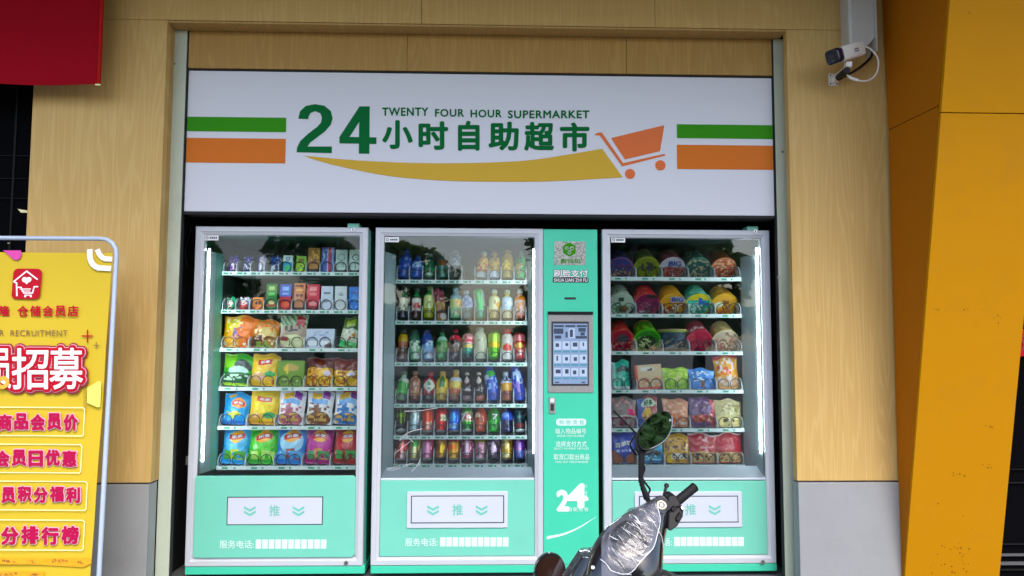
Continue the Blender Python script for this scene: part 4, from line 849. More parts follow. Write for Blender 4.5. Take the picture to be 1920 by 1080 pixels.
stock('middle', S2, [
 [('pet', 23, 56, [('bg', '#2a4cb0'), ('spk', 0, .4, 1, .9, '#7ca0e0', .3, 8, 1), ('band', 0, .3, '#2448a0')], 'tall blue water bottle', dict(cap='#3058b8', ry=4)),
  ('pet', 20, 44, [('bg', '#2c54b4'), ('band', .42, .66, '#4c88d0'), ('spk', .1, .42, .9, .66, '#c0d8f0', .4, 8, 2)], 'short blue water bottle', dict(cap='#3868c0', ry=2)),
  ('tea', 18, 48, [('bg', '#1c5c40'), ('band', .25, .4, '#308058'), ('ell', .5, .14, .3, .05, '#a0c8b8')], 'dark green glass bottle with grey cap', dict(cap='#8aa098')),
  ('milk', 21, 55, [('bg', '#265850'), ('rect', .3, .42, .8, .6, '#7c4430'), ('band', .6, .95, '#2c4c50'), ('spk', 0, .05, 1, .4, '#508880', .3, 7, 2)], 'dark teal bottle with a rust coloured mark', dict(cap='#30484c', ry=-3)),
  ('milk', 22, 53, [('bg', '#20282c'), ('band', .42, .85, '#5c7078'), ('spk', .1, .42, .9, .85, '#98a8ac', .35, 9, 3)], 'black bottle with a grey sleeve', dict(cap='#7c8c90', ry=-2)),
  None,
  ('tea', 21, 52, [('bg', '#d09838'), ('band', .0, .2, '#c8d0cc'), ('rect', .0, .22, .8, .5, '#c86028'), ('spk', .1, .3, .9, .8, '#e8c078', .35, 8, 5)], 'orange juice bottle with a white base', dict(cap='#b8c0b8', ry=5)),
  ('tea', 22, 53, [('bg', '#c8a030'), ('band', 0, .24, '#c0ccdc'), ('col', .8, 1, '#3868b0'), ('spk', .1, .3, .8, .8, '#8c6c1c', .35, 8, 6)], 'yellow and blue drink bottle', dict(cap='#b07838')),
  ('milk', 22, 55, [('bg', '#b08c20'), ('spk', .1, .3, .9, .9, '#e0c860', .35, 9, 2), ('band', 0, .2, '#98843c')], 'mustard yellow drink bottle', dict(cap='#b08830')),
  ('pet', 20, 54, [('bg', '#1c7c48'), ('spk', 0, .1, .7, .5, '#b89048', .35, 8, 2), ('col', .6, .85, '#30b064')], 'emerald green drink bottle at the shelf end', dict(cap='#208050', ry=2))],
 [('tea', 18, 59, [('bg', '#201c34'), ('rect', .15, .22, .85, .66, '#d8dcc4'), ('spk', .2, .25, .8, .5, '#6c6048', .25, 9, 1), ('band', .72, .9, '#187040')], 'dark wine bottle with white label', dict(cap='#485450')),
  ('tea', 18, 58, [('bg', '#38141c'), ('rect', .15, .22, .85, .66, '#dcdcd0'), ('spk', .2, .25, .8, .5, '#b02030', .5, 7, 2), ('band', .72, .9, '#187040')], 'dark wine bottle with red flower label', dict(cap='#485450')),
  ('tea', 22, 61, [('bg', '#98a034'), ('rect', .1, .3, .72, .68, '#d4dc98'), ('spk', .3, .3, .6, .5, '#707c30', .25, 9, 3), ('band', .72, .9, '#389048')], 'yellow green tea bottle', dict(cap='#a0a868')),
  ('flat', 20, 55, [('bg', '#a07c48'), ('band', .6, 1, '#701c30'), ('ell', .7, .12, .3, .1, '#d8d0d0'), ('band', .24, .32, '#582028'), ('col', 0, .14, '#b09888')], 'burgundy and tan packet leaning left', dict(ry=-10)),
  ('tea', 21, 59, [('bg', '#88bc94'), ('band', .3, .62, '#d4dca0'), ('ell', .78, .5, .24, .1, '#e0a828'), ('band', .62, .92, '#94b0b8')], 'clear bottle with yellow flower label', dict(cap='#a8bcc4')),
  ('tea', 20, 54, [('bg', '#48747c'), ('band', .38, .8, '#a0b8dc'), ('spk', .2, .4, .8, .78, '#687ca8', .3, 8, 2)], 'blue grey water bottle', dict(cap='#a0b8bc', ry=-5)),
  ('slim', 20, 56, [('bg', '#4c9c80'), ('band', .4, .95, '#b8d0d0'), ('col', .3, .68, '#20a868'), ('band', 0, .3, '#58a48c')], 'white tube with a broad green stripe', dict(ry=-7, tilt=15)),
  ('tea', 20, 56, [('bg', '#b8a870'), ('band', .28, .72, '#dcdcb0'), ('ell', .8, .45, .2, .12, '#d8a830'), ('spk', .2, .4, .6, .6, '#8c8450', .3, 8, 4)], 'cream bottle with a yellow fruit label', dict(cap='#b4c4b8')),
  ('tea', 20, 55, [('bg', '#b0a488'), ('band', .3, .74, '#a8c8dc'), ('spk', .1, .32, .9, .7, '#dce4f0', .4, 8, 3), ('band', .74, .9, '#c0bc60')], 'pale blue bottle with olive neck', dict(cap='#b0b898')),
  ('tea', 20, 56, [('bg', '#b88478'), ('band', .16, .6, '#d8bcb4'), ('band', .6, .78, '#d88838'), ('spk', .1, .2, .9, .55, '#e0a880', .35, 8, 2), ('band', 0, .1, '#803830')], 'peach bottle with orange shoulder', dict(cap='#c0c0b8'))],
 [('milk', 18, 57, [('bg', '#402820'), ('band', .56, .8, '#c0a030'), ('band', .4, .56, '#a05c40'), ('band', .05, .3, '#786058')], 'brown bottle with a yellow collar', dict(cap='#404440')),
  ('milk', 20, 56, [('bg', '#88b890'), ('band', .45, .95, '#2c5c48'), ('spk', 0, .2, 1, .6, '#c8dcc8', .4, 7, 2), ('ell', .65, .1, .25, .1, '#d8e4dc')], 'clear bottle with dark green top', dict(cap='#204038', ry=-4)),
  ('milk', 21, 55, [('bg', '#7ca4cc'), ('band', .5, .95, '#26408c'), ('spk', 0, .2, 1, .6, '#c0d8ec', .4, 7, 3), ('ell', .68, .1, .25, .1, '#d8e4f0')], 'clear bottle with navy top', dict(cap='#20306c', ry=-6)),
  ('pet', 21, 51, [('bg', '#188040'), ('rect', .2, .66, .9, .84, '#b0d8c0'), ('spk', 0, .05, 1, .5, '#48b078', .3, 7, 1)], 'clear green soda bottle with white band', dict(cap='#147038')),
  ('pet', 21, 57, [('bg', '#30242c'), ('band', .62, .78, '#c03040'), ('spk', .1, .62, .9, .78, '#f0c0c4', .35, 9, 2), ('spk', 0, 0, 1, .5, '#88848c', .25, 8, 3)], 'dark cola bottle with a red band', dict(cap='#a02038')),
  ('can', 21, 47, [('bg', '#209c88'), ('band', .62, 1, '#d898a4'), ('spk', .1, .66, .8, .92, '#b83048', .45, 7, 1), ('ell', .5, .5, .3, .08, '#e0c888'), ('band', 0, .2, '#104c48')], 'teal and pink can'),
  ('milk', 23, 60, [('bg', '#c8ccb4'), ('spk', .2, .55, .8, .66, '#98a088', .4, 9, 1)], 'plump cream coloured milk bottle', dict(cap='#a0b0ac', ry=-3)),
  ('can', 22, 52, [('bg', '#58a820'), ('band', .6, .9, '#a8d068'), ('ell', .55, .5, .35, .1, '#e0c850'), ('band', .9, 1, '#307830'), ('spk', 0, .1, 1, .4, '#98dc48', .35, 7, 3)], 'lime green can with a yellow glow'),
  ('milk', 21, 57, [('bg', '#d0ccc8'), ('ell', .5, .38, .26, .12, '#c02c30'), ('spk', .2, .6, .85, .72, '#a0504c', .4, 9, 2), ('band', .82, 1, '#b82034')], 'white bottle with a red swirl', dict(cap='#c02038')),
  ('can', 22, 49, [('bg', '#a02c30'), ('band', .66, .92, '#d8888c'), ('ell', .45, .5, .25, .1, '#e0b070'), ('spk', .2, .1, .8, .35, '#d8a0a0', .3, 7, 1)], 'red and pink can at the shelf end', dict(ry=-2))],
 [('tea', 21, 53, [('bg', '#a8c8a8'), ('band', .34, .62, '#2ca040'), ('band', .2, .34, '#58c058'), ('band', 0, .2, '#607c68'), ('spk', .2, .6, .9, .85, '#d8e4dc', .5, 7, 3)], 'green and white milk tea', dict(cap='#389058', ry=3)),
  ('tea', 20, 54, [('bg', '#9c6850'), ('spk', .1, .3, .9, .8, '#d0a890', .35, 9, 1), ('band', .0, .16, '#602c24'), ('band', .16, .3, '#c88c58')], 'brown tea bottle', dict(cap='#a88468', ry=-2)),
  ('tea', 22, 52, [('bg', '#a01c30'), ('tri', .5, .5, .26, .36, '#dcdcd0'), ('spk', .42, .38, .58, .62, '#409058', .5, 9, 1), ('band', 0, .15, '#201824')], 'crimson bottle with a white diamond', dict(cap='#b02838', ry=3)),
  ('tea', 22, 53, [('bg', '#e0c020'), ('rect', .38, .42, .62, .85, '#387830'), ('band', .0, .2, '#b89820')], 'yellow bottle with green upright lettering', dict(cap='#c8a830', ry=2)),
  ('tea', 22, 56, [('bg', '#c8a050'), ('rect', .2, .6, .85, .75, '#c8d0d8'), ('band', .2, .38, '#c06848'), ('band', 0, .17, '#8c6054'), ('spk', .2, .4, .8, .6, '#e8d070', .45, 8, 2)], 'amber bottle with silver label', dict(cap='#d0b060', ry=2)),
  ('cola', 19, 52, [('bg', '#281818'), ('tri', .45, .72, .16, .3, '#d8c8c4'), ('band', .3, .46, '#181418'), ('spk', .1, .34, .9, .42, '#c8c0c0', .5, 8, 2), ('band', .0, .16, '#907878')], 'curved dark glass cola bottle by the amber one', dict(cap='#c8c0a8', ry=-2)),
  ('cola', 19, 52, [('bg', '#2c1818'), ('tri', .45, .72, .16, .3, '#e0d0c8'), ('band', .3, .46, '#141014'), ('spk', .1, .34, .9, .42, '#c8c0c0', .5, 8, 3), ('band', .0, .16, '#a86458')], 'curved dark glass cola bottle by the blue one', dict(cap='#d0c8b0', ry=-5)),
  ('milk', 22, 66, [('bg', '#1c44a8'), ('ell', .55, .74, .3, .09, '#30a848'), ('rect', .1, .58, .4, .70, '#c8d8ec'), ('spk', .1, .3, .9, .6, '#8cb8e8', .4, 8, 1)], 'tall blue sports drink bottle with green spot', dict(cap='#2040a0', ry=-9)),
  ('tea', 20, 53, [('bg', '#7c3820'), ('band', .34, .6, '#c89830'), ('band', .6, .92, '#c0d0e0'), ('spk', .15, .64, .85, .84, '#203450', .5, 8, 1)], 'amber bottle with white and gold bands', dict(cap='#c0ccd8', ry=-3)),
  ('milk', 22, 67, [('bg', '#1c40ac'), ('spk', .3, .45, .8, .85, '#c8dcf4', .5, 8, 4), ('spk', 0, .2, .6, .5, '#8868c0', .35, 7, 2)], 'tall blue sports drink bottle with white script', dict(cap='#2444b0', ry=-8))],
 [('slim', 19, 47, [('bg', '#0e1412'), ('tri', .28, .62, .3, .08, '#90b840'), ('tri', .5, .6, .34, .07, '#90b840'), ('tri', .72, .62, .3, .08, '#90b840'), ('band', .0, .06, '#c0c8c8')], 'black energy drink can with green claw marks', dict(ry=-3, tilt=22)),
  ('slim', 20, 49, [('bg', '#98b0b4'), ('spk', .1, .1, .9, .9, '#c8d8d8', .4, 8, 2)], 'plain silver slim can', dict(tilt=18)),
  ('can', 21, 41, [('bg', '#d0562c'), ('rect', .4, .1, .8, .4, '#e0b0a0'), ('col', .9, 1, '#d0d0d0'), ('band', 0, .06, '#c8ccd0')], 'orange red can without pattern', dict(ry=-2)),
  ('can', 21, 42, [('bg', '#c43828'), ('rect', .5, .42, .9, .72, '#dcc8b0'), ('spk', .5, .42, .9, .72, '#408050', .3, 9, 1), ('band', 0, .06, '#c8ccd0')], 'red can with a cream patch'),
  ('can', 21, 41, [('bg', '#1c5cc0'), ('rect', .1, .12, .7, .34, '#98c0e8'), ('ell', .4, .62, .16, .2, '#58b0f0'), ('band', 0, .06, '#c8ccd0')], 'shiny blue can'),
  ('can', 21, 42, [('bg', '#3c9c2c'), ('band', .4, .86, '#b8cc98'), ('ell', .62, .6, .26, .15, '#b02c3c'), ('ell', .62, .6, .17, .10, '#dcd0d0'), ('spk', .1, .1, .8, .3, '#187034', .5, 7, 1), ('band', 0, .07, '#c8ccd0')], 'green soda can with a white seven', dict(txt=[('7', .12, .46, .46, .78, 'pwhite')], ry=-2)),
  ('pet', 21, 50, [('bg', '#b04828'), ('ell', .3, .58, .2, .08, '#e8c8a8'), ('spk', 0, .0, 1, .4, '#d87850', .3, 8, 1)], 'orange soda bottle with orange cap', dict(cap='#b8384c')),
  ('pet', 22, 50, [('bg', '#148828'), ('spk', 0, .0, 1, .4, '#30b848', .3, 8, 2)], 'green soda bottle with a white seven', dict(cap='#187838', txt=[('7', .42, .72, .42, .62, 'pwhite')])),
  ('pet', 21, 48, [('bg', '#141c50'), ('band', .42, .72, '#2450c8'), ('ell', .4, .62, .2, .1, '#80a8f0')], 'dark cola bottle with blue label', dict(cap='#202868')),
  ('can', 21, 41, [('bg', '#18343c'), ('rect', .2, .16, .8, .34, '#8c3c40'), ('spk', .1, .5, .9, .9, '#407078', .4, 8, 1), ('band', 0, .07, '#c8ccd0')], 'dark teal can at the shelf end', dict(ry=-4))],
 [('can', 21, 41, [('bg', '#c03038'), ('rect', .5, .05, .9, .35, '#e0c0c0'), ('ell', .5, .6, .12, .25, '#f09890'), ('band', 0, .06, '#c8ccd0')], 'red and white can', dict(ry=3)),
  ('can', 21, 42, [('bg', '#a89858'), ('rect', .3, .55, .7, .9, '#58b058'), ('rect', .35, .2, .6, .55, '#e0e0b0'), ('band', 0, .06, '#c8ccd0')], 'gold can with a green leaf block', dict(ry=2)),
  ('can', 22, 43, [('bg', '#d08ca8'), ('col', .72, 1, '#b02858'), ('rect', .2, .7, .8, .84, '#c03c6c'), ('band', 0, .06, '#c8ccd0')], 'pink can'),
  ('can', 20, 38, [('bg', '#b87c20'), ('rect', .1, .45, .6, .75, '#7c4c10'), ('ell', .6, .5, .12, .3, '#f0c860'), ('band', 0, .12, '#282018')], 'bronze gold can'),
  ('can', 21, 43, [('bg', '#d8a42c'), ('rect', .1, .7, .7, .86, '#c02c30'), ('rect', .1, .4, .6, .6, '#e87838'), ('band', 0, .06, '#c8ccd0')], 'yellow can with red lettering', dict(ry=-2)),
  ('can', 23, 38, [('bg', '#902848'), ('spk', .1, .3, .9, .9, '#d898b0', .4, 9, 1), ('rect', .35, .2, .6, .85, '#d8b8c8'), ('band', 0, .08, '#584858')], 'maroon can with pale script'),
  ('can', 21, 35, [('bg', '#b88c98'), ('band', .84, 1, '#c0b040'), ('spk', .1, .2, .9, .8, '#7c5060', .35, 9, 2), ('band', 0, .08, '#c0c4c8')], 'dusty pink can with a yellow rim'),
  ('can', 21, 39, [('bg', '#3c2c40'), ('spk', .1, .3, .9, .95, '#b890b0', .4, 9, 3), ('ell', .45, .5, .12, .3, '#e0c8d8'), ('band', 0, .1, '#282830')], 'dark purple can'),
  ('can', 21, 41, [('bg', '#b88c28'), ('spk', .2, .4, .8, .85, '#e0d098', .4, 9, 4), ('rect', .2, .1, .7, .3, '#d8d0a0'), ('band', 0, .06, '#707078')], 'old gold can with pale lettering'),
  ('can', 22, 42, [('bg', '#7c44b0'), ('ell', .4, .5, .12, .35, '#c8a0e0'), ('spk', .1, .1, .9, .35, '#5878b8', .4, 8, 5), ('band', 0, .1, '#404878')], 'violet can at the shelf end')]])

def lidart(c, ring, *more): return [('bg', ring), ('ell', .5, .5, .46, .46, c)]+list(more)
stock('right', S3, [
 [('tub', 44, 37, ([('bg', '#382c70'), ('spk', 0, 0, 1, 1, '#7c50a0', .4, 12, 1)], lidart('#6c4480', '#a070a8', ('spk', .05, .05, .95, .5, '#b89878', .5, 12, 1), ('spk', .1, .4, .9, .9, '#3c4c98', .4, 10, 2))), 'violet and blue noodle cup'),
  ('tub', 45, 40, ([('bg', '#88a050'), ('spk', 0, .3, 1, 1, '#405c30', .3, 12, 2), ('col', 0, .2, '#182818')], lidart('#8c9428', '#b0b838', ('spk', .1, .1, .9, .8, '#38441c', .35, 8, 3))), 'olive yellow noodle cup', dict(txt=[('15', .3, .75, .42, .72, 'ink')])),
  ('tub', 45, 37, ([('bg', '#984850')], lidart('#c07870', '#c8a0a0', ('band', .55, 1, '#d8d0d8'), ('spk', .1, .1, .9, .55, '#a03038', .4, 10, 1))), 'red and white noodle cup with blue lettering', dict(txt=[('BIG', .34, .82, .62, .82, 'navy')])),
  ('tub', 44, 37, ([('bg', '#406860'), ('spk', 0, 0, 1, 1, '#98b8a8', .3, 14, 2)], lidart('#305850', '#508878', ('spk', .1, .1, .9, .9, '#b0a890', .35, 10, 5))), 'dark teal noodle cup'),
  ('tub', 44, 37, ([('bg', '#a05840')], lidart('#b06048', '#c88060', ('spk', .1, .1, .9, .9, '#e0b090', .35, 10, 4), ('spk', .1, .1, .9, .5, '#883028', .35, 9, 2))), 'terracotta noodle cup')],
 [('tub', 45, 37, ([('bg', '#b8c4b4'), ('spk', 0, .4, 1, 1, '#586858', .25, 14, 1)], lidart('#c4d0bc', '#d8e0d4', ('rect', .4, .62, .6, .8, '#34443c'), ('ell', .62, .3, .18, .16, '#886848'), ('spk', .1, .15, .5, .6, '#609070', .3, 9, 2))), 'cream and green noodle cup'),
  ('tub', 45, 37, ([('bg', '#c0303c'), ('spk', 0, .3, 1, 1, '#e06858', .3, 9, 3)], lidart('#801c4c', '#d0606c', ('rect', .5, .76, .9, .94, '#302420'), ('spk', .15, .25, .85, .6, '#b86880', .35, 9, 2), ('rect', .2, .14, .6, .22, '#e0c8d0'))), 'crimson and plum noodle cup'),
  ('tub', 45, 37, ([('bg', '#d09830')], lidart('#d8a038', '#e0b860', ('rect', .4, .6, .95, .84, '#d0d0d8'), ('spk', .05, .05, .95, .55, '#a03c30', .5, 9, 1), ('spk', .1, .1, .9, .5, '#e8d8c0', .3, 8, 4))), 'golden noodle cup with blue lettering', dict(txt=[('BIG', .44, .88, .64, .82, 'navy')])),
  ('tub', 45, 37, ([('bg', '#38a088'), ('spk', 0, .3, 1, 1, '#a8d8c8', .3, 9, 1)], lidart('#38a890', '#b8d048', ('band', .7, 1, '#d8c838'), ('spk', .05, .1, .95, .6, '#c8e0d8', .4, 9, 2), ('spk', .5, .5, .9, .8, '#3868b8', .5, 8, 3))), 'turquoise and yellow noodle cup'),
  ('tub', 45, 37, ([('bg', '#c09020'), ('spk', 0, .2, 1, .9, '#6c4810', .3, 12, 2)], lidart('#d8a428', '#e0b848', ('ell', .3, .5, .18, .12, '#e0dcc0'), ('spk', .4, .3, .9, .7, '#7c4c18', .35, 9, 4), ('ell', .5, .2, .3, .1, '#c87838'))), 'mustard noodle cup')],
 [('tub', 45, 37, ([('bg', '#b83038'), ('spk', 0, .3, 1, 1, '#d87060', .3, 10, 1)], lidart('#a82c3c', '#d05058', ('ell', .55, .6, .2, .2, '#484850'), ('spk', .05, .05, .95, .45, '#e08888', .45, 10, 3))), 'scarlet noodle cup with busy lid'),
  ('tub', 46, 38, ([('bg', '#78b838'), ('spk', 0, .3, 1, 1, '#284818', .3, 12, 1), ('band', 0, .15, '#d8b060')], lidart('#387c20', '#58c828', ('ell', .5, .45, .34, .28, '#203818'), ('spk', .2, .2, .8, .7, '#c8d8a0', .3, 9, 2), ('ell', .75, .15, .15, .1, '#d0a080'))), 'bright green noodle cup'),
  ('upcup', 50, 38, [('bg', '#2c3c4c'), ('spk', 0, .05, 1, .7, '#4c6478', .3, 10, 1), ('band', .84, 1, '#8cac40')], 'wide dark noodle bowl standing upright with green rim', dict(cap='#a09058')),
  ('tub', 45, 37, ([('bg', '#a02c44'), ('spk', 0, .55, 1, .9, '#e0d0d0', .35, 14, 1)], lidart('#b02c48', '#c84860', ('ell', .5, .25, .4, .16, '#c04058'))), 'plain raspberry red noodle cup'),
  ('tub', 45, 37, ([('bg', '#d0bc90'), ('spk', 0, .3, 1, 1, '#a88858', .25, 12, 1)], lidart('#c4b09c', '#e0d4b8', ('spk', .1, .1, .9, .6, '#a05c54', .4, 9, 1), ('spk', .2, .5, .9, .9, '#806858', .3, 10, 3))), 'cream noodle cup with rosy lid')],
 [('flat', 32, 48, [('bg', '#38b8a0'), ('rect', .3, .6, 1, .76, '#183c3c'), ('col', 0, .2, '#b8dcd4'), ('spk', .2, .1, .9, .5, '#98e0d0', .35, 8, 2), ('band', 0, .08, '#e0f0ec')], 'turquoise drink pouch', dict(dx=-4)),
  ('box', 46, 44, [('bg', '#d8c09c'), ('col', 0, .12, '#c84838'), ('rect', .2, .74, .7, .9, '#e8e0d4'), ('spk', .22, .76, .68, .88, '#383030', .5, 14, 1), ('spk', .15, .1, .95, .55, '#e09878', .4, 11, 2), ('band', 0, .1, '#c85848')], 'cream and red biscuit carton', dict(ry=-4, depth=.05)),
  ('flat', 47, 35, [('bg', '#a0c830'), ('spk', .1, .4, .9, .9, '#c8e070', .4, 10, 1), ('tri', .6, .5, .2, .1, '#e0d890'), ('ell', .5, .2, .3, .12, '#88b028')], 'wide lime green packet'),
  ('flat', 46, 34, [('bg', '#5088d0'), ('spk', .15, .4, .85, .85, '#c0d8f0', .45, 10, 2), ('rect', .45, .1, .62, .4, '#a07858')], 'wide cornflower blue packet'),
  ('bag', 44, 59, [('bg', '#dca030'), ('band', .9, 1, '#b83820'), ('spk', .1, .5, .9, .85, '#e8d8d4', .45, 10, 1), ('spk', .1, .4, .9, .7, '#c85830', .3, 9, 2), ('band', .04, .34, '#c8a078'), ('spk', .05, .05, .95, .4, '#d8c8c8', .4, 9, 4)], 'tall yellow snack bag with red top', dict(ry=-1))],
 [('flat', 47, 50, [('bg', '#988884'), ('spk', .1, .6, 1, .95, '#d89898', .35, 9, 1), ('rect', .7, .4, 1, .62, '#d84878'), ('spk', .05, .05, .8, .35, '#8c1c40', .6, 8, 2), ('band', .35, .4, '#c8c4bc')], 'clear pouch of dark pink sweets'),
  ('flat', 36, 52, [('bg', '#3858a0'), ('col', .35, 1, '#a03c38'), ('ell', .55, .78, .36, .14, '#c8dcc8'), ('ell', .45, .42, .25, .2, '#d8b030'), ('spk', .3, .1, .9, .4, '#c87838', .4, 9, 1)], 'blue and red packet partly behind the mirror', dict(txt=[('好', .32, .54, .68, .86, 'dgreen'), ('多', .56, .76, .68, .86, 'dgreen')], dx=-3)),
  ('flat', 46, 47, [('bg', '#c88868'), ('spk', .05, .4, .95, .95, '#e0b090', .4, 9, 1), ('spk', .1, .1, .9, .5, '#c86c48', .4, 8, 2), ('spk', .3, .04, .9, .2, '#e0d0c8', .5, 9, 3)], 'peach coloured clear packet'),
  ('flat', 46, 50, [('bg', '#502c58'), ('col', .82, 1, '#a02030'), ('ell', .5, .3, .42, .14, '#8c2c20'), ('spk', .1, .4, .9, .95, '#806090', .35, 9, 1), ('spk', .1, .2, .9, .4, '#c05838', .4, 10, 2)], 'purple clear packet with red edge'),
  ('flat', 48, 46, [('bg', '#b8ac80'), ('spk', .15, .55, .9, .85, '#8c8458', .4, 12, 1), ('rect', .05, .05, .95, .42, '#d0c088'), ('spk', .3, .2, .7, .3, '#383020', .55, 14, 2)], 'khaki packet with a pale lower half')],
 [('bag', 46, 53, [('bg', '#1c40b0'), ('tri', .15, .1, .3, .4, '#a85c38'), ('tri', .85, .1, .25, .3, '#a85c38'), ('spk', .25, .36, .8, .42, '#c8d4f0', .6, 16, 1)], 'deep blue nut bag with white lettering', dict(txt=[('百草味', .18, .86, .5, .66, 'pwhite')])),
  ('flat', 40, 44, [('bg', '#3ca0c8'), ('ell', .5, .4, .4, .12, '#303840'), ('spk', .1, .1, .9, .35, '#b0e0f0', .35, 10, 1), ('band', 0, .1, '#2878a8')], 'light blue packet half hidden by the mirror', dict(dx=4)),
  ('flat', 47, 48, [('bg', '#d0a050'), ('band', .78, 1, '#d8a830'), ('spk', .05, .45, .95, .8, '#805030', .4, 9, 1), ('ell', .2, .22, .2, .2, '#e0b830'), ('rect', .3, .16, .95, .34, '#e0d8c8'), ('spk', .35, .18, .95, .32, '#403020', .4, 14, 2)], 'amber biscuit packet', dict(ry=1)),
  ('flat', 49, 50, [('bg', '#b02838'), ('spk', .4, .4, .7, .95, '#e0a8a8', .45, 10, 1), ('band', .04, .38, '#c8a878'), ('spk', .1, .1, .95, .32, '#503020', .4, 12, 2), ('rect', 0, .94, 1, 1, '#d8b8b8')], 'red and tan packet with white lettering'),
  ('flat', 47, 50, [('bg', '#b8283c'), ('band', .04, .36, '#c8a878'), ('spk', .1, .1, .95, .3, '#503020', .4, 12, 3), ('rect', 0, .95, 1, 1, '#e0c0c0')], 'plain topped red and tan packet')]])

# ------------------------------------------------------------------ leaning yellow column
cS = P(1664, 400, YW).x + .004
oX, nX = V((cS, 0, 0)), V((1, 0, 0))
A0 = hit(1780, 0, oX, nX); A1 = hit(1696, 1074, oX, nX)
ed = (A1-A0).normalized(); nF = V((1, 0, 0)).cross(ed).normalized()
if nF.y > 0: nF = -nF
fx = lambda px, py: hit(px, py, A0, nF)
x2 = (fx(1917, 576).x+fx(1879, 1078).x)/2
def on_edge(z): return A0+ed*((z-A0.z)/ed.z)     # the leaning front edge at a height
zt_ = zT-.02; zf = 0.0
z1 = hit(1762, 212, oX, nX).z
colm = thing('slanted_column', 'leaning orange and yellow metal clad column right of the machines', 'column', ((cS+x2)/2, -.3, 0))
gp = .004
for za, zb in ((zf, z1-gp/2), (z1+gp/2, zt_)):
    a, c = on_edge(za), on_edge(zb)
    bb = B(); bb.prism([V((cS+.003, a.y, a.z)), V((x2, a.y, a.z)), V((x2, c.y, c.z)), V((cS+.003, c.y, c.z))], -nF*.02)
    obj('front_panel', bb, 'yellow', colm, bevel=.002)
s0, s1 = hit(1762, 197, oX, nX), hit(1666, 244, oX, nX)
dn = V((0, 0, gp/2))
lo_ = on_edge(zf); hi_ = on_edge(zt_); ib = .012
for poly in ([V((cS, YW-.003, zf)), V((cS, lo_.y-.0+ib, zf)), s0+V((0, ib, 0))-dn, s1-dn], [s1+dn, s0+V((0, ib, 0))+dn, V((cS, hi_.y+ib, zt_)), V((cS, YW-.003, zt_))]):
    poly = [V((cS, min(q.y, YW-.003), q.z)) for q in poly]
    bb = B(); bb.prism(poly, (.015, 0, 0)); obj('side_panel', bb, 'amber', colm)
bb = B(); bb.prism([V((cS+.02, YW+.1, zf)), V((cS+.02, lo_.y+.05, zf)), V((cS+.02, hi_.y+.03, zt_)), V((cS+.02, YW+.1, zt_))], (x2-cS-.04, 0, 0)); obj('core', bb, 'seam', colm)
a, c = on_edge(zf), on_edge(zt_)
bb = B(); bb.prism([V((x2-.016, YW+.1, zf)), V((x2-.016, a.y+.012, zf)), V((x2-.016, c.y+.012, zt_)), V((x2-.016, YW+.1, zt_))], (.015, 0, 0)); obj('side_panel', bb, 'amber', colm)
rg = random.Random(8); bb = B(); pF = Plane(A0, V((1, 0, 0)), -ed)
for px, py, n, sx, sy in ((1800, 580, 7, 50, 2), (1872, 600, 6, 8, 14), (1790, 890, 5, 20, 4), (1780, 1050, 26, 40, 26), (1856, 800, 4, 8, 3), (1820, 22, 1, 3, 3), (1790, 1000, 8, 40, 60), (1845, 870, 5, 20, 8)):
    for k in range(n):
        u, v = pF.uv(px+rg.uniform(-sx, sx), py+rg.uniform(-sy, sy)); r_ = rg.uniform(.0015, .0045); bb.flat(pF, [(u+r_*math.cos(q)*rg.uniform(.6, 1.4), v+r_*math.sin(q)) for q in (0, 1.2, 2.4, 3.6, 5)], .0002, .0003)
o = obj('paint_chips', bb, 'chip', colm); o['kind'] = 'stuff'

# ------------------------------------------------------------------ camera, duct
DY = -.30
dk = thing('cable_duct', 'grey white plastic cable duct hanging down beside the camera', 'cable duct', P(1616, 40, DY))
d0, d1, d2 = P(1591, 40, DY), P(1598, 40, DY), P(1641, 40, DY)
zb0, zb1 = P(1600, 80, DY).z, P(1636, 70, DY).z; zq = P(1630, 95, DY).z
bb = B(); bb.prism([(d0.x, DY, zT-.001), (d0.x, DY, zb0), (d0.x+.075, DY, zq), (d2.x-.004, DY, zb1), (d2.x-.004, DY, zT-.001)], (0, .03, 0)); obj('cover', bb, 'duct', dk, bevel=.003)
bb = B(); bb.prism([(d0.x, DY-.001, zT-.001), (d0.x, DY-.001, zb0-.02), (d0.x+.014, DY-.010, zb0-.02), (d0.x+.014, DY-.010, zT-.001)], (.004, .10, 0)); bb.box(d2.x-.003, d2.x+.003, DY-.012, YW-.002, P(1641, 97, DY).z, zT-.001); obj('side_wall', bb, 'duct', dk, bevel=.001)
bb = B(); bb.box(d0.x+.02, d2.x-.004, DY+.032, YW-.002, zb0+.02, zT-.001); obj('duct_back', bb, 'duct', dk)
cmr = thing('security_camera', 'white bullet security camera on a wall bracket below the duct', 'security camera', P(1561, 150, YW))
rear, front = P(1609, 93, -.30), P(1560, 107, -.42)
ax = (front-rear).normalized(); sd_ = ax.cross(V((0, 0, 1))).normalized(); up = sd_.cross(ax)
Mx = Matrix((( sd_.x, up.x, -ax.x, rear.x), (sd_.y, up.y, -ax.y, rear.y), (sd_.z, up.z, -ax.z, rear.z), (0, 0, 0, 1)))
def rsec(w_, h_, z, r_=.3, n=5):
    q = []
    for cx, cy, a in ((1, 1, 0), (-1, 1, 90), (-1, -1, 180), (1, -1, 270)):
        for k in range(n+1):
            t = R(a+k*90/n); q.append(Mx @ V((cx*w_*(1-r_)+w_*r_*math.cos(t), cy*h_*(1-r_)+w_*r_*math.sin(t), z)))
    return q
ln = (front-rear).length
bb = B(); bb.loft([rsec(.028, .028, .004, .5), rsec(.039, .039, 0, .4), rsec(.039, .039, -ln*.80, .4)]); body = obj('body', bb, 'camw', cmr, smooth=40)
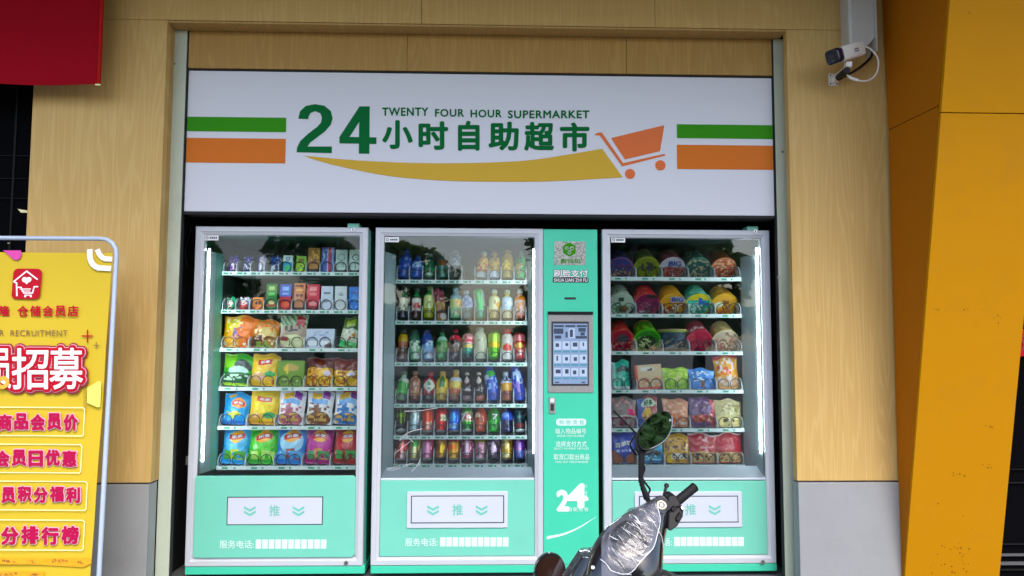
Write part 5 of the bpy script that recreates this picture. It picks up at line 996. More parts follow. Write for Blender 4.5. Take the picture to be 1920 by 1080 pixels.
bb = B(); bb.loft([rsec(.0345, .0345, -ln*.80+.001, .45), rsec(.038, .038, -ln*.835, .45), rsec(.040, .038, -ln*.97, .45), rsec(.036, .034, -ln*1.0, .45), rsec(.03, .028, -ln*.985, .45)]); obj('lens_hood', bb, 'camb', cmr, smooth=40)
bb = B(); bb.tube([Mx @ V((0, 0, -ln*.984)), Mx @ V((0, 0, -ln*.995))], .014, 16); obj('lens', bb, 'gloss', cmr)
bb = B()
for k in range(2):
    for q in range(5):
        bb.box(-.0394, -.0389, .001-k*.011, .008-k*.011, -ln*.40+q*.0085, -ln*.40+q*.0085+.0062, Mx) if 1 else 0
obj('print', bb, 'ink', body)
pl0 = P(1562, 150, YW); e1 = P(1590, 123, -.36); e2 = P(1587, 112, -.40)
bb = B(); bb.rect(wall(YW), pl0.x-.027, pl0.x+.027, pl0.z-.034, pl0.z+.034, 0, .006, .008); br = obj('mounting_plate', bb, 'camw', cmr, bevel=.002)
bb = B(); bb.tube([pl0+V((0, -.004, 0)), pl0+V((.01, -.04, .012)), e1+V((0, .03, -.01)), e1], [.022, .016, .015, .016], 14); obj('bracket_arm', bb, 'camw', cmr, smooth=50)
bb = B(); bb.box(e1.x-.018, e1.x+.018, e1.y-.015, e1.y+.015, e1.z-.012, e2.z+.004); obj('bracket_head', bb, 'camw', cmr, bevel=.006)
bb = B(); bb.tube([pl0+V((.012, -.045, .0)), e1+V((-.016, -.02, -.032))], [.02, .017], 12); obj('junction_sleeve', bb, 'black', cmr, smooth=50)
for dx, dz in ((-.018, .024), (.018, .024), (-.018, -.024), (.018, -.024)):
    bb = B(); bb.disc(wall(YW-.006), pl0.x+dx, pl0.z+dz, .0045, .0, .001, 10); obj('screw', bb, 'ink', br)
cp = lambda x, y, Y: P(1440+x/4, y/4, Y)
bb = B(); bb.tube(smooth_loop([cp(700, 345, -.32), cp(760, 362, -.33), cp(815, 420, -.34), cp(829, 490, -.34), cp(805, 565, -.34), cp(750, 603, -.34), cp(690, 606, -.34), cp(640, 592, -.34), cp(590, 560, -.33), cp(560, 540, -.33)], 6, False), .0042, 8); obj('cable', bb, 'camw', cmr, smooth=60)
bb = B(); bb.tube([cp(680, 604, -.34), cp(660, 598, -.34), cp(625, 587, -.34), cp(600, 568, -.335)], [.006, .0085, .0085, .006], 10); obj('connector', bb, 'camw', cmr, smooth=60)
bb = B(); bb.tube(smooth_loop([cp(790, 350, -.25), cp(770, 430, -.27), cp(690, 505, -.28), cp(600, 560, -.28), cp(540, 590, -.28)], 6, False), .007, 8); obj('cable', bb, 'black', cmr, smooth=60)

# ------------------------------------------------------------------ red banner
YB = -.36
bn = thing('hanging_banner', 'plain red cloth banner hanging over the shop entrance at upper left', 'banner', P(90, 80, YB))
b0, b1 = P(186, 157, YB), P(186, 0, YB); zl = P(80, 155, YB).z
def bsurf(u, v):
    x = b0.x-2.2+2.2*u; z = zl+v*(3.46-zl)
    return V((x, YB+.012*math.sin(x*9+z*1.3)+.008*math.sin(x*3.1-z*4)+.01*mnoise.noise(V((x*3, z*2, 0))), z-.006*(1-v)*math.sin(x*2)))
bb = B(); bb.grid(bsurf, 60, 30); bb.grid(lambda u, v: bsurf(u, v)+V((0, .002, 0)), 60, 30, None, True); obj('cloth', bb, 'red', bn, smooth=80, fix=False)
bb = B(); bb.tube([V((b0.x+.002, bsurf(1, v/12).y-.003, bsurf(1, v/12).z)) for v in range(13)], .010, 8); obj('hem', bb, 'redhem', bn, smooth=60)
bb = B(); bb.tube([V((b0.x-2.2, YB, 3.46)), V((b0.x+.02, YB, 3.46))], .015, 10); obj('rod', bb, 'steel', bn)
bb = B(); q = bsurf(1, 0); bb.tube([q+V((-.012, -.006, -.006)), q+V((.012, -.006, -.006))], .005, 8); obj('end_cap', bb, 'pcream', bn)

# ------------------------------------------------------------------ poster on its stand
SA, SBt = P(218, 480, -.52), P(185, 1080, -.60)
pn = Plane(SA, V((1, 0, 0)), (SA-SBt).normalized())
pe = pn.ey.copy()
pq = Plane((SA.x, SA.y, SA.z), V((1, 0, 0)), V((0, pe.y, pe.z)))
st = thing('poster_stand', 'pale blue tubular metal poster stand with rounded top corners', 'poster stand', (SA.x-.55, -.7, 0))
def sp_(px, py, h=0.): u, v = pq.uv(px, py); return pq.at(u, v, h)
topz = sp_(120, 447); rc = .075; xr = sp_(213, 560).x; dv = V((0, pe.y, pe.z)).normalized(); tlen = 1.9
topR = V((SA.x, topz.y, topz.z)); base_t = -topR.z/dv.z
xl_ = topR.x-1.16
slope = (SBt.x-SA.x)/(SBt.z-SA.z)
def frp(x, z): y = topR.y+(z-topR.z)*dv.y/dv.z; return V((x, y, z))
path = [frp(xl_-.06, .03), frp(xl_, topR.z-rc)]+[frp(xl_+rc-rc*math.cos(R(a)), topR.z-rc+rc*math.sin(R(a))) for a in (20, 45, 70, 90)]
path += [frp(topR.x-rc+rc*math.sin(R(a)), topR.z-rc+rc*math.cos(R(a))) for a in (0, 20, 45, 70, 90)]+[frp(topR.x+slope*(.03-topR.z), .03)]
bb = B(); bb.tube(path, .0108, 12); fo = obj('frame', bb, 'tube', st, smooth=50)
for x in (xl_-.06, topR.x+slope*(.03-topR.z)):
    bb = B(); f0 = frp(x, .03); bb.tube([f0+V((0, -.30, -.012)), f0+V((0, .34, -.012))], .0155, 12); obj('foot', bb, 'tube', st, smooth=50)
bb = B(); sc_ = sp_(20, 451.5, .0); bb.tube([sc_+V((0, -.010, -.012)), sc_+V((0, -.018, -.014))], .004, 8); obj('screw', bb, 'steel', fo)
po = thing('recruitment_poster', 'yellow recruitment poster with red slogans strapped to the metal stand', 'poster', (sp_(50, 800).x, sp_(50, 800).y, 0))
HP = .0195
pt = Plane(pq.at(0, 0, HP), pq.ex, pq.ey)
uL = pt.uv(-118, 700)[0]; c_ = [pt.uv(210, 474), pt.uv(168, 1090)]
vT, vB = c_[0][1], pt.uv(100, 1330)[1]
uR0 = c_[0][0]; uR1 = c_[1][0]+(c_[1][0]-c_[0][0])/(c_[0][1]-c_[1][1])*(c_[1][1]-vB)
def psurf(u, v, h=0.):
    s = (v-vB)/(vT-vB); ur = uR1+(uR0-uR1)*s
    return pt.at(uL+(ur-uL)*u, v, h+.003*math.sin(u*7+v*3)+.002*math.sin(v*11))
bb = B(); bb.grid(lambda u, v: psurf(u, vB+(vT-vB)*v, -.004), 24, 40); bb.grid(lambda u, v: psurf(u, vB+(vT-vB)*v, -.0055), 24, 40, None, True); sheet = obj('sheet', bb, 'ply', po, smooth=80, fix=False)
HT = .0045
def onp(name, mat, f, parent=po, **k):
    bb = B(); f(bb); return obj(name, bb, mat, parent, **k)
k3 = 3.1758; q1 = lambda x, y: (x/k3, 420+y/k3); q2 = lambda x, y: (x/k3, 740+y/k3)
def poly1(b_, pts, h): px_poly(b_, pt, [q1(*p) for p in pts], h, .0004)
def stroke(b_, pts, wd, h, q=q1, closed=False):
    P_ = [V((*pt.uv(*q(*p)), 0)) for p in pts]; w_ = wd/k3*3.7/1400/2; n = len(P_)
    for i in range(n-1+(1 if closed else 0)):
        a, c = P_[i], P_[(i+1) % n]; d = (c-a).normalized(); nn = V((-d.y, d.x, 0))*w_; e = d*w_*.6
        b_.flat(pt, [tuple((a-e+nn)[:2]), tuple((a-e-nn)[:2]), tuple((c+e-nn)[:2]), tuple((c+e+nn)[:2])], h+i*.00005, .0003)
onp('corner_shape', 'pmag', lambda b_: poly1(b_, [(20, 158), (128, 158), (132, 180), (124, 204), (104, 217), (80, 210), (62, 192)], HT))
def corner(b_):
    stroke(b_, [(538, 160), (538, 185), (540, 205), (546, 224), (556, 240), (570, 253), (590, 262), (655, 266)], 30, HT); stroke(b_, [(585, 160), (592, 176), (602, 190), (614, 201), (630, 208), (662, 210)], 28, HT)
onp('corner_lines', 'pwhite', corner)
lg = onp('logo_tile', 'pred', lambda b_: px_rect(b_, pt, 70/k3, 420+267/k3, 254/k3, 420+447/k3, HT, .0004, .022))
def logo(b_):
    stroke(b_, [(105, 428), (103, 352), (86, 344), (163, 282), (226, 330)], 8, HT+.001)
    stroke(b_, [(112, 378), (130, 378), (146, 412), (198, 412), (208, 374), (230, 374)], 7, HT+.001)
    stroke(b_, [(124, 388), (186, 388)], 5, HT+.001); stroke(b_, [(134, 400), (182, 400)], 5, HT+.001); stroke(b_, [(152, 424), (190, 424)], 5, HT+.001)
    for x, y, r in ((155, 431, 6), (188, 431, 6), (151, 332, 15), (176, 332, 15)):
        u, v = pt.uv(*q1(x, y)); b_.disc(pt, u, v, r/k3*3.7/1400, HT+.0013, .0003, 14)
    poly1(b_, [(136, 334), (163, 360), (191, 334), (163, 322)], HT+.0015)
onp('logo', 'pwhite', logo, lg)
def names(b_):
    text_px(b_, pt, '隆', -2/k3-1, 420+486/k3, 62/k3, 420+549/k3, HT, .03)
    for k, ch in enumerate('仓储会员店'): text_px(b_, pt, ch, (107+k*74.5)/k3, 420+486/k3, (107+k*74.5+65)/k3, 420+551/k3, HT, .03)
onp('lettering', 'pred', names)
onp('divider_line', 'pred', lambda b_: px_rect(b_, pt, 82/k3, 420+482/k3, 87/k3, 420+545/k3, HT, .0004))
onp('lettering', 'pbrown', lambda b_: (text_px(b_, pt, 'R', 2/k3, 420+632/k3, 27/k3, 420+667/k3, HT), text_px(b_, pt, 'RECRUITMENT', 66/k3, 420+632/k3, 405/k3, 420+668/k3, HT, 0, 1.1)))
onp('plus_sign', 'pred', lambda b_: (stroke(b_, [(493, 667), (553, 667)], 8, HT), stroke(b_, [(524, 632), (524, 702)], 8, HT+.0004)))
onp('plus_sign', 'pbrown', lambda b_: (stroke(b_, [(560, 722), (592, 722)], 4, HT), stroke(b_, [(576, 704), (576, 740)], 4, HT+.0004)))
onp('hexagon', 'plime', lambda b_: px_poly(b_, pt, [q1(524, 975), q1(590, 935), q1(606, 942), q1(600, 1090), q2(582, 75), q2(522, 48)], HT))
def hatch(b_):
    for k in range(14): stroke(b_, [(500, 985+k*10), (520, 978+k*10)], 2, HT)
onp('hatching', 'pbrown', hatch)
big = (('员', -60, 78, 742, 980), ('招', 82, 300, 740, 985), ('募', 305, 505, 738, 985))
def bubble(gr, h):
    def f(b_):
        for ch, xa, xb, ya, yb in big: text_px(b_, pt, ch, (xa-gr)/k3, 420+(ya-gr)/k3, (xb+gr)/k3, 420+(yb+gr)/k3, h, .012+gr*.0036)
    return f
bg_ = onp('title_outline', 'pdark', bubble(30, HT)); onp('title_outline', 'ppink', bubble(21, HT+.0035), bg_); onp('title_outline', 'pred', bubble(17, HT+.007), bg_)
onp('title', 'pwhite', bubble(0, HT+.0105), bg_)
def ringo(b_): u, v = pt.uv(*q1(32, 944)); b_.ring(pt, u, v, .012, .030, HT+.0145)
onp('title_dot', 'porange', ringo, bg_)
for (txt, x0, x1, y0, y1, bx, by0, by1) in (('商品会员价', -14, 475, 112, 212, 507, 72, 246), ('会员日优惠', -30, 468, 328, 426, 491, 292, 466), ('员积分福利', 8, 488, 545, 640, 523, 512, 688), ('分排行榜', 5, 482, 782, 890, 506, 742, 926)):
    n = len(txt); pitch = (x1-x0)/n
    def tx(b_, g_, h, bo):
        for k, ch in enumerate(txt):
            a = x0+k*pitch+pitch*.06; c = a+pitch*.88; j = (-1)**k*3
            text_px(b_, pt, ch, (a-g_)/k3, 740+(y0-g_+j)/k3, (c+g_)/k3, 740+(y1+g_+j)/k3, h, bo)
    sh_ = onp('slogan_outline', 'ppink', lambda b_: tx(b_, 5, HT, .085)); onp('slogan', 'pcrim', lambda b_: tx(b_, 0, HT+.0035, .05), sh_)
    onp('slogan_box', 'pcream', lambda b_: stroke(b_, [(-330, by0), (bx-10, by0+5), (bx, by0+16), (bx-8, by1-8), (bx-16, by1), (-330, by1-6)], 5, HT, q2, True))
rg = random.Random(5)
for pts in ([(-330, 962), (240, 972), (530, 970), (552, 1000), (500, 1026), (220, 1010), (-330, 1004)], [(-330, 1046), (270, 1052), (262, 1098), (-330, 1092)]):
    tp = onp('orange_tape', 'tape', lambda b_: px_poly(b_, pt, [q2(*p) for p in pts], HT+.001, .0006))
    def marks(b_):
        for k in range(26):
            x = rg.uniform(pts[0][0]+20, pts[2][0]-30 if len(pts) > 4 else pts[1][0]-20); y = pts[0][1]+18+rg.uniform(-6, 14)+(8 if len(pts) > 4 else 4)
            for q in range(3): stroke(b_, [(x+q*7, y-6+rg.uniform(-3, 3)), (x+q*7+rg.uniform(-1, 7), y+rg.uniform(0, 9))], 2.4, HT+.002, q2)
    onp('tape_print', 'pbrown', marks, tp)

# ------------------------------------------------------------------ scooter parked in front
YK = -2.0; KP = 1/645.0
q8 = lambda x, y, dy=0.: P(980+x/3.376, 760+y/3.376, YK+.09+dy)
sk = thing('electric_scooter', 'black electric scooter with film wrapped dashboard and round mirrors parked in front', 'scooter', (.32, -2.3, 0))
def part(name, bb, mat, parent=sk, **k): return obj(name, bb, mat, parent, **k)
kc = P(1180, 1026.7, YK)
pk = Plane(kc, V((1, 0, 0)), V((0, .66, .75)))           # the dashboard leans back, facing the rider and the sky
u6 = lambda x, y: pk.uv(1090+x/6, 900+y/6)
q6 = lambda x, y, dy=0.: pk.at(*u6(x, y), -dy)
out = [u6(*tuple(t)[:2]) for t in smooth_loop([(890, 172, 0), (955, 198, 0), (1003, 265, 0), (1006, 340, 0), (985, 480, 0), (955, 620, 0), (935, 760, 0), (925, 900, 0), (912, 1060, 0), (870, 1190, 0), (760, 1290, 0), (560, 1340, 0), (300, 1330, 0), (110, 1270, 0), (40, 1180, 0), (35, 1060, 0), (60, 900, 0), (130, 720, 0), (230, 580, 0), (330, 490, 0), (450, 405, 0), (560, 345, 0), (650, 298, 0), (780, 228, 0)], 3)]
RT = [(0, .060), (.35, .057), (.6, .050), (.8, .037), (.93, .019), (1., -.008)]
def htab(s):
    for (a, ya), (c, yc) in zip(RT, RT[1:]):
        if s <= c: return ya+(yc-ya)*(s-a)/(c-a)
    return RT[-1][1]
def cowl_h(u, v):                       # height of the cowl's face above its plane
    best = None
    for i in range(len(out)):
        (ax_, ay_), (cx_, cy_) = out[i], out[(i+1) % len(out)]
        ex_, ey_ = cx_-ax_, cy_-ay_; det = -u*ey_+ex_*v
        if abs(det) < 1e-12: continue
        t = (-ax_*ey_+ex_*ay_)/det; w_ = (u*ay_-v*ax_)/det
        if t > 0 and -1e-6 <= w_ <= 1+1e-6: best = t if best is None else min(best, t)
    return htab(1/best if best else 0)
def ring_(s, h): return [pk.at(u*s, v*s, h) for u, v in out]
bb = B(); bb.loft([ring_(.02, .060)]+[ring_(s, htab(s)) for s in (.35, .6, .8, .93, 1.)]+[ring_(.98, -.05), ring_(.88, -.10), ring_(.6, -.14), ring_(.1, -.15)])
part('handlebar_cowl', bb, 'gloss', smooth=60)
def u6c(x, y):                          # the same, allowing for the height of the cowl's face
    u, v = u6(x, y)
    for _ in range(3):
        p = hit(1090+x/6, 900+y/6, pk.at(0, 0, cowl_h(u, v)), pk.n)-pk.o; u, v = p.dot(pk.ex), p.dot(pk.ey)
    return u, v
def on_cowl(x, y, h=0.): u, v = u6c(x, y); return pk.at(u, v, cowl_h(u, v)+h)
def sheet_on(poly, off, n=14, disp=None, close=True):
    L_ = [u6c(*t[:2]) for t in smooth_loop([(x, y, 0) for x, y in poly], 4)]; m_ = len(L_); cu, cv = sum(p[0] for p in L_)/m_, sum(p[1] for p in L_)/m_; bb = B(); vs = []
    for i in range(n+1):
        for pu, pv in L_:
            k = max(i/n, .001); u, v = cu+(pu-cu)*k, cv+(pv-cv)*k
            vs.append(pk.at(u, v, cowl_h(u, v)+off+(disp(u, v) if disp else 0)))
    return bb.add(vs, [(i*m_+j, i*m_+(j+1) % m_, (i+1)*m_+(j+1) % m_, (i+1)*m_+j) for i in range(n) for j in range(m_)]), vs[-m_:]
MT['dash'] = paint('dash grey', (.11, .112, .14), .35, var=.1, coat=.3); MT['dashd'] = paint('dash dark grey', (.05, .052, .06), .4)
MT['brownm'] = paint('brown mirror', (.03, .012, .008), .08, var=.2, coat=.5)  # what the left mirror reflects is painted as its brown colour
bb, _ = sheet_on([(250, 620), (480, 412), (800, 268), (868, 370), (866, 520), (830, 700), (760, 830), (600, 1000), (520, 1080), (480, 1300), (260, 1300), (225, 900)], .003); part('dashboard', bb, 'dash', smooth=60)
bb, _ = sheet_on([(806, 262), (895, 186), (940, 205), (992, 290), (950, 372), (876, 366)], .0035, 5); bp_ = part('key_panel', bb, 'dashd', smooth=60)
bu, bv = u6c(898, 297); pb_ = Plane(pk.at(bu, bv, cowl_h(bu, bv)+.007), pk.ex, pk.ey)
bb = B(); bb.ring(pb_, 0, 0, 40/6*KP, 54/6*KP, .0015); part('badge_ring', bb, 'pcream', bp_)
bb = B(); bb.disc(pb_, 0, 0, 40/6*KP, 0, .001); bd = part('badge', bb, 'dash', bp_)
bb = B()
for k in range(3): bb.rect(pb_, -.004+k*.003, -.0025+k*.003, -.005, .005, .0014, .0004)
part('badge_print', bb, 'pwhite', bd)
def crinkle(pu, pv):
    u = V((pu*.80-pv*.60, pv*.80+pu*.60, 0))
    a = 1-abs(mnoise.noise(V((u.x*9, u.y*75, 1.7)))*2); c = 1-abs(mnoise.noise(V((u.x*20+4, u.y*130, 7.7)))*2)
    return .008*max(0, a)**3+.004*max(0, c)**3+.006*mnoise.noise(V((u.x*9, u.y*22, 3)))
bb, _ = sheet_on([(330, 600), (480, 470), (620, 500), (740, 640), (740, 780), (620, 860), (470, 850), (350, 740)], .0045, 8); part('display_panel', bb, 'gloss', smooth=60)
bb, edge = sheet_on([(235, 640), (300, 560), (470, 402), (620, 328), (800, 268), (862, 380), (872, 520), (846, 640), (796, 800), (700, 900), (560, 1060), (430, 1075), (330, 990), (240, 905), (215, 760)], .009, 60, crinkle)
part('clear_film', bb, 'wrap', smooth=180)
bb = B(); bb.tube([p+pk.n*.002 for p in edge[18:46]], .0011, 5); part('film_edge', bb, 'pwhite')
rg = random.Random(12); bb = B()
for k in range(34):
    x, y = rg.uniform(300, 760), rg.uniform(400, 960); L0 = rg.uniform(60, 230); a_ = rg.gauss(.62, .22); c_ = rg.uniform(-.5, .5)
    if (x-300)*.9+(y-400) < 150 or (x-860)+(y-900)*.75 > -60: continue
    pts = [(x+L0*t*math.cos(a_+c_*t), y+L0*t*math.sin(a_+c_*t)) for t in (0, .25, .5, .75, 1)]
    pts = [p for p in pts if p[0] < 850-(max(0, p[1]-600))*.55 and p[1] < 1040]
    if len(pts) < 3: continue
    w_ = rg.uniform(.0006, .0019)
    bb.tube([on_cowl(px, py, .0125) for px, py in pts], [w_*q for q in ((.3, 1, .9, .7, .2)[:len(pts)])], 5)
o = part('film_crease', bb, 'pwhite', smooth=60); o['kind'] = 'stuff'  # white tubes draw the sky's glints along the film folds
bb = B(); bb.tube([on_cowl(x, y, .006) for x, y in ((215, 905), (270, 945), (330, 1030), (420, 1065), (560, 1075))], .0014, 5); part('film_edge', bb, 'pwhite')
bb = B(); bb.tube([on_cowl(x, y, .005) for x, y in ((700, 350), (800, 470), (850, 560), (900, 640), (922, 770))], .0011, 5); part('film_edge', bb, 'pwhite')
p = on_cowl(128, 992); bb = B(); bb.tube([p-pk.n*.004, p+pk.n*.005], .0045, 12); part('screw', bb, 'steel', smooth=40)
# right grip, switches, brake lever
ga, gb = q6(1000, 285, .015), q6(1292, 46, .015); gd = gb-ga
prof = [(.0, .012), (.14, .012), (.15, .0165), (.22, .0165), (.23, .0135)]+[(.24+.7*i/14, .0138+(.0007 if i % 2 else -.0003)) for i in range(15)]+[(.95, .0150), (.985, .0145), (1., .010)]
bb = B(); bb.tube([ga+gd*t for t, r in prof], [r for t, r in prof], 18); part('grip', bb, 'rubber', smooth=50)
bb = B(); bb.prism([q6(x, y, -.018) for x, y in ((962, 212), (1030, 200), (1075, 235), (1108, 300), (1096, 345), (1060, 360), (1000, 420), (955, 400))], (0, .06, 0)); hs_ = part('switch_housing', bb, 'black', bevel=.004)
bb = B(); bb.prism([q6(x, y, -.026) for x, y in ((958, 410), (1058, 352), (1120, 342), (1136, 388), (1128, 470), (1066, 575), (985, 632), (950, 600))], (0, .06, 0)); part('switch_housing', bb, 'black', bevel=.005)
bb = B(); bb.prism([q6(x, y, -.032) for x, y in ((990, 380), (1032, 352), (1052, 382), (1008, 418))], (0, .012, 0)); part('button', bb, 'rubber', hs_, bevel=.0015)
bb = B(); bb.prism([q6(x, y, -.034) for x, y in ((1040, 500), (1085, 430), (1110, 445), (1068, 530))], (0, .012, 0)); part('button', bb, 'rubber', hs_, bevel=.0015)
bb = B(); bb.prism([q6(x, y, -.034) for x, y in ((1092, 372), (1112, 350), (1134, 385), (1112, 408))], (0, .012, 0)); part('button', bb, 'steel', hs_, bevel=.0015)
lv = [q6(x, y, .02) for x, y in ((935, 195), (940, 150), (950, 100), (964, 50), (970, 28), (973, 10), (974, 0))]
bb = B(); bb.tube(lv, [.0052, .0048, .0044, .0046, .0078, .0066, .002], 12); part('brake_lever', bb, 'black', smooth=60)
# right mirror
c8 = [(735, 190), (748, 150), (775, 105), (820, 64), (870, 44), (915, 44), (940, 66), (946, 110), (935, 165), (900, 220), (845, 258), (795, 277), (758, 270), (738, 238)]
dcen = (q8(838, 160)-CAM).normalized(); tgt = V((2.35, -8.9, 2.9)); rdir = (tgt-q8(838, 160)).normalized(); nM = (rdir-dcen).normalized()
exM = V((0, 0, 1)).cross(nM); pm = Plane(q8(838, 160, -.0), exM, nM.cross(exM))
def m8(x, y): return pm.uv(980+x/3.376, 760+y/3.376)
lo8 = [tuple(t)[:2] for t in smooth_loop([(x, y, 0) for x, y in c8], 4)]
g8 = [m8(*t) for t in lo8]; gc = m8(838, 160)
def mring(k, h, dx=0., dz=0.): return [pm.at(gc[0]+(u-gc[0])*k+dx, gc[1]+(v-gc[1])*k+dz, h) for u, v in g8]
s8 = .004
bb = B(); bb.loft([mring(.985, .002), mring(1.03, .003), mring(1.075, -.004, -.002, -.002), mring(1.06, -.018, -.003, -.003), mring(.85, -.038, -.004, -.004), mring(.4, -.050, -.004, -.004), mring(.05, -.052, -.004, -.004)]); mh = part('mirror', bb, 'black', smooth=50)
bb = B(); bb.flat(pm, [(gc[0]+(u-gc[0])*.99, gc[1]+(v-gc[1])*.99) for u, v in g8], .0022, .0012); part('mirror_glass', bb, 'mirror', mh)
bb = B(); rim = mring(1.0, .0035); bb.tube(rim[20:44], .0012, 6); part('mirror_rim', bb, 'steel', mh, smooth=60)
pxp = lambda x, y, dy=0.: P(x, y, YK+.09+dy)
bb = B(); bb.tube([pxp(1207, 838, .018), pxp(1204, 846, .012), pxp(1203, 856, .006), pxp(1202, 880, .004), pxp(1201, 896, .003)]+[pxp(1201+i*.9, 899+i*3.2, .003) for i in range(6)]+[pxp(1208, 921, .002), pxp(1212, 931, 0), pxp(1213, 936, .0)],
    [.013, .0115, .0095, .0085, .0070]+[.0082 if i % 2 else .0068 for i in range(6)]+[.0085, .0105, .009], 14); part('mirror_stem', bb, 'rubber', mh, smooth=60)
bb = B(); bb.tube([pxp(1211, 930, 0), pxp(1219, 945, .01)], .008, 10); part('mirror_bolt', bb, 'steel', mh)
for pts in ([(574, 33), (640, 98), (706, 166), (728, 196)], [(712, 190), (690, 225), (681, 246), (692, 278), (722, 315)], [(752, 362), (772, 398), (757, 455), (783, 500), (805, 530), (798, 556), (782, 580)]):
    bb = B(); bb.tube(smooth_loop([tuple(q8(x, y, .03)) for x, y in pts], 5, False), .0032, 8); part('cable', bb, 'black', smooth=60)
# left mirror, seen low at the bottom edge
lc = q8(180, 1052); ppl = Plane(lc, V((1, .1, 0)), V((0, .15, 1)))
el = [(math.cos(2*math.pi*k/36), math.sin(2*math.pi*k/36)) for k in range(36)]
def lring(k, h): return [ppl.at((x*100-(6 if 1 else 0))/3.376*KP*k, (y*112+x*6)/3.376*KP*k, h) for x, y in el]
bb = B(); bb.loft([lring(.86, .004), lring(1.0, .004), lring(1.05, -.004), lring(1.04, -.02), lring(.8, -.04), lring(.2, -.05)]); lm = part('mirror', bb, 'gloss', smooth=50)
bb = B(); bb.add(lring(.88, .0052), [tuple(range(36))]); part('mirror_glass', bb, 'brownm', lm)
bb = B(); bb.tube([q8(250, 1085, .04), q8(330, 1062, .03), q8(420, 1100, .04)], [.010, .011, .014], 12); part('mirror_stem', bb, 'black', lm, smooth=60)
bb = B(); bb.prism([q6(x, y, .02) for x, y in ((915, 1010), (1010, 1035), (1100, 1070), (1130, 1085), (1000, 1110), (905, 1120))], (0, .05, 0)); part('front_panel', bb, 'black', bevel=.004)
# the rest of the scooter, below the picture
bb = B()
for z, hw, y0, y1 in ((.66, .10, -2.06, -1.84), (.55, .16, -2.02, -1.84), (.42, .17, -2.0, -1.86), (.30, .13, -2.02, -1.90)): pass
def sec(z, hw, y0, y1, x=.31): return [V((x+hw*math.copysign(abs(math.cos(t))**.6, math.cos(t)), (y0+y1)/2+(y1-y0)/2*math.copysign(abs(math.sin(t))**.6, math.sin(t)), z)) for t in [2*math.pi*k/28 for k in range(28)]]
bb.loft([sec(.28, .12, -2.02, -1.92), sec(.36, .17, -2.02, -1.88), sec(.50, .16, -2.04, -1.86), sec(.60, .10, -2.06, -1.88), sec(.68, .05, -2.04, -1.92)]); part('leg_shield', bb, 'gloss', smooth=60)
bb = B(); bb.box(.16, .46, -2.75, -1.96, .25, .29); part('floorboard', bb, 'rubber', bevel=.015)
bb = B(); bb.loft([sec(.24, .13, -3.45, -2.70), sec(.40, .17, -3.50, -2.68), sec(.58, .15, -3.50, -2.66), sec(.62, .13, -3.48, -2.68)]); part('rear_body', bb, 'gloss', smooth=60)
bb = B(); bb.loft([sec(.621, .13, -3.40, -2.62), sec(.66, .15, -3.44, -2.58), sec(.70, .13, -3.40, -2.62), sec(.71, .09, -3.36, -2.68)]); part('seat', bb, 'rubber', smooth=60)
for yy, in ((-1.72,), (-3.25,)):
    bb = B(); ct = V((.31, yy, .215)); bb.loft([[ct+V((x, math.cos(2*math.pi*k/36)*r_, math.sin(2*math.pi*k/36)*r_)) for k in range(36)] for x, r_ in ((-.045, .145), (-.05, .18), (-.035, .208), (0, .215), (.035, .208), (.05, .18), (.045, .145))], False); wl_ = part('wheel', bb, 'rubber', smooth=60)
    bb = B(); bb.tube([ct+V((-.04, 0, 0)), ct+V((.04, 0, 0))], .147, 28); part('rim', bb, 'steel', wl_, smooth=40)
bb = B(); bb.tube([V((.31, -1.90, .60)), V((.31, -1.84, .46)), V((.23, -1.78, .42)), V((.23, -1.72, .215))], .018, 10); bb.tube([V((.31, -1.84, .46)), V((.39, -1.78, .42)), V((.39, -1.72, .215))], .018, 10); part('fork', bb, 'steel', smooth=60)
bb = B(); bb.loft([[V((.31+x, -1.72+math.cos(R(a))*r_, .215+math.sin(R(a))*r_)) for x, r_ in ((-.06, .20), (-.055, .235), (0, .245), (.055, .235), (.06, .20), (0, .232))] for a in range(20, 171, 15)]); part('front_fender', bb, 'gloss', smooth=60)
bb = B(); bb.tube([V((.16, -2.6, .24)), V((.06, -2.55, .0))], .012, 8); part('side_stand', bb, 'steel')

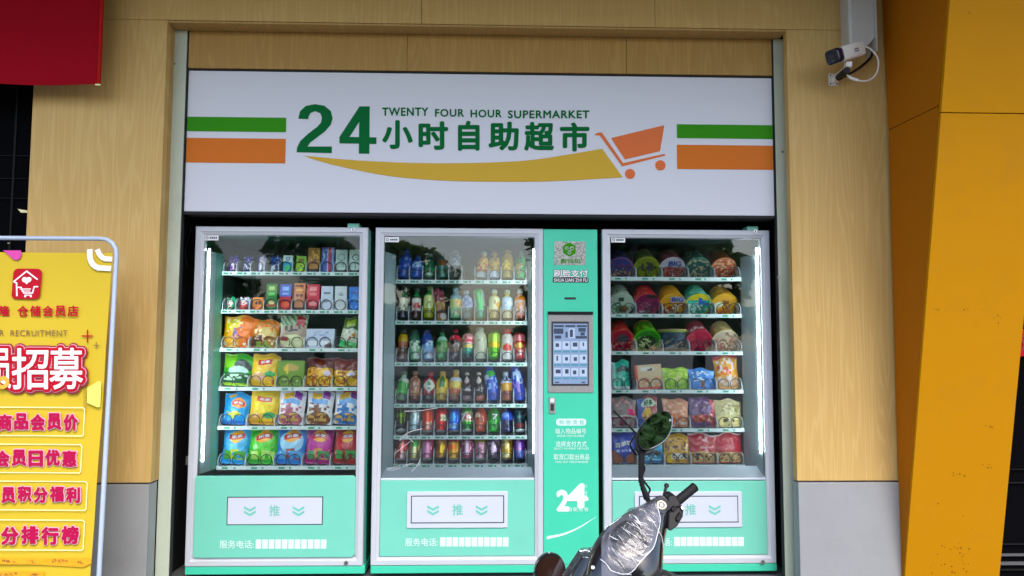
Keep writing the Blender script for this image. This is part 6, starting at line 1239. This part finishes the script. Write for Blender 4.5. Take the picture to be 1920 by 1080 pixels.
# ------------------------------------------------------------------ trees across the street, behind the viewer
def leaf_mesh(n, rx, rz, size, seed, lumps=14):
    rg = random.Random(seed); bb = B(); blobs = []
    for k in range(lumps):
        a, h = rg.uniform(0, 6.28), rg.uniform(-.8, .9); r_ = rg.uniform(.2, .75)*math.sqrt(max(.05, 1-h*h)); blobs.append((V((rx*r_*math.cos(a), rx*r_*math.sin(a), rz*h)), rg.uniform(.25, .45)))
    for k in range(n):
        c, rr = rg.choice(blobs); d = V((rg.gauss(0, 1), rg.gauss(0, 1), rg.gauss(0, 1))).normalized()*rg.uniform(.5, 1.)**.5
        p = c+V((d.x*rx*rr, d.y*rx*rr, d.z*rz*rr)); a = V((rg.gauss(0, 1), rg.gauss(0, 1), rg.gauss(0, .6))).normalized(); e = a.orthogonal().normalized(); s_ = size*rg.uniform(.6, 1.3)
        bb.add([p-a*s_, p+e*s_*.42, p+a*s_, p-e*s_*.42], [(0, 1, 2, 3)])
    me = bb.mesh('crown', V((0, 0, 0)), False); me.materials.append(MT['leaf']); return me
def tree_at(x, y, h, cme, label, sc_=1.):
    t = thing('street_tree', label, 'tree', (x, y, 0), 'trees across the street')
    bb = B(); bb.tube([V((x, y, 0)), V((x+.05, y, h*.25)), V((x-.05, y+.05, h*.5)), V((x, y, h*.8))], [.22*sc_, .16*sc_, .11*sc_, .03], 10)
    for a in (.4, 2.2, 4.3): bb.tube([V((x, y, h*.38)), V((x+math.cos(a)*h*.12, y+math.sin(a)*h*.12, h*.55)), V((x+math.cos(a)*h*.22, y+math.sin(a)*h*.22, h*.72))], [.09*sc_, .06*sc_, .02], 7)
    obj('trunk', bb, 'bark', t, smooth=60)
    o = bpy.data.objects.new('crown', cme); col.objects.link(o); o.parent = t; o.location = (0, 0, h*.62); o.rotation_euler.z = x*1.7; o.scale = (sc_, sc_, sc_)
near = leaf_mesh(21000, 2.1, 1.9, .10, 3, 46); far = leaf_mesh(4200, 2.6, 2.0, .20, 5)
tree_at(2.3, -9.0, 5.4, near, 'leafy street tree close behind the viewer, seen in the scooter mirror')
for k, (x, y, h, s_) in enumerate(((-11, -24, 4.6, .95), (-6.6, -25, 5.0, 1.05), (-2.9, -24, 4.5, .95), (2.6, -27, 3.9, .8), (8.2, -25, 5.4, 1.1), (12.6, -24, 4.8, 1.0))):
    tree_at(x, y, h, far, 'green tree across the street, ' + ['at the far left of its row', 'tallest of the left group', 'lowest of the left group', 'alone in the gap', 'tallest of the right group', 'at the far right of its row'][k] + ', mirrored in glass', s_)
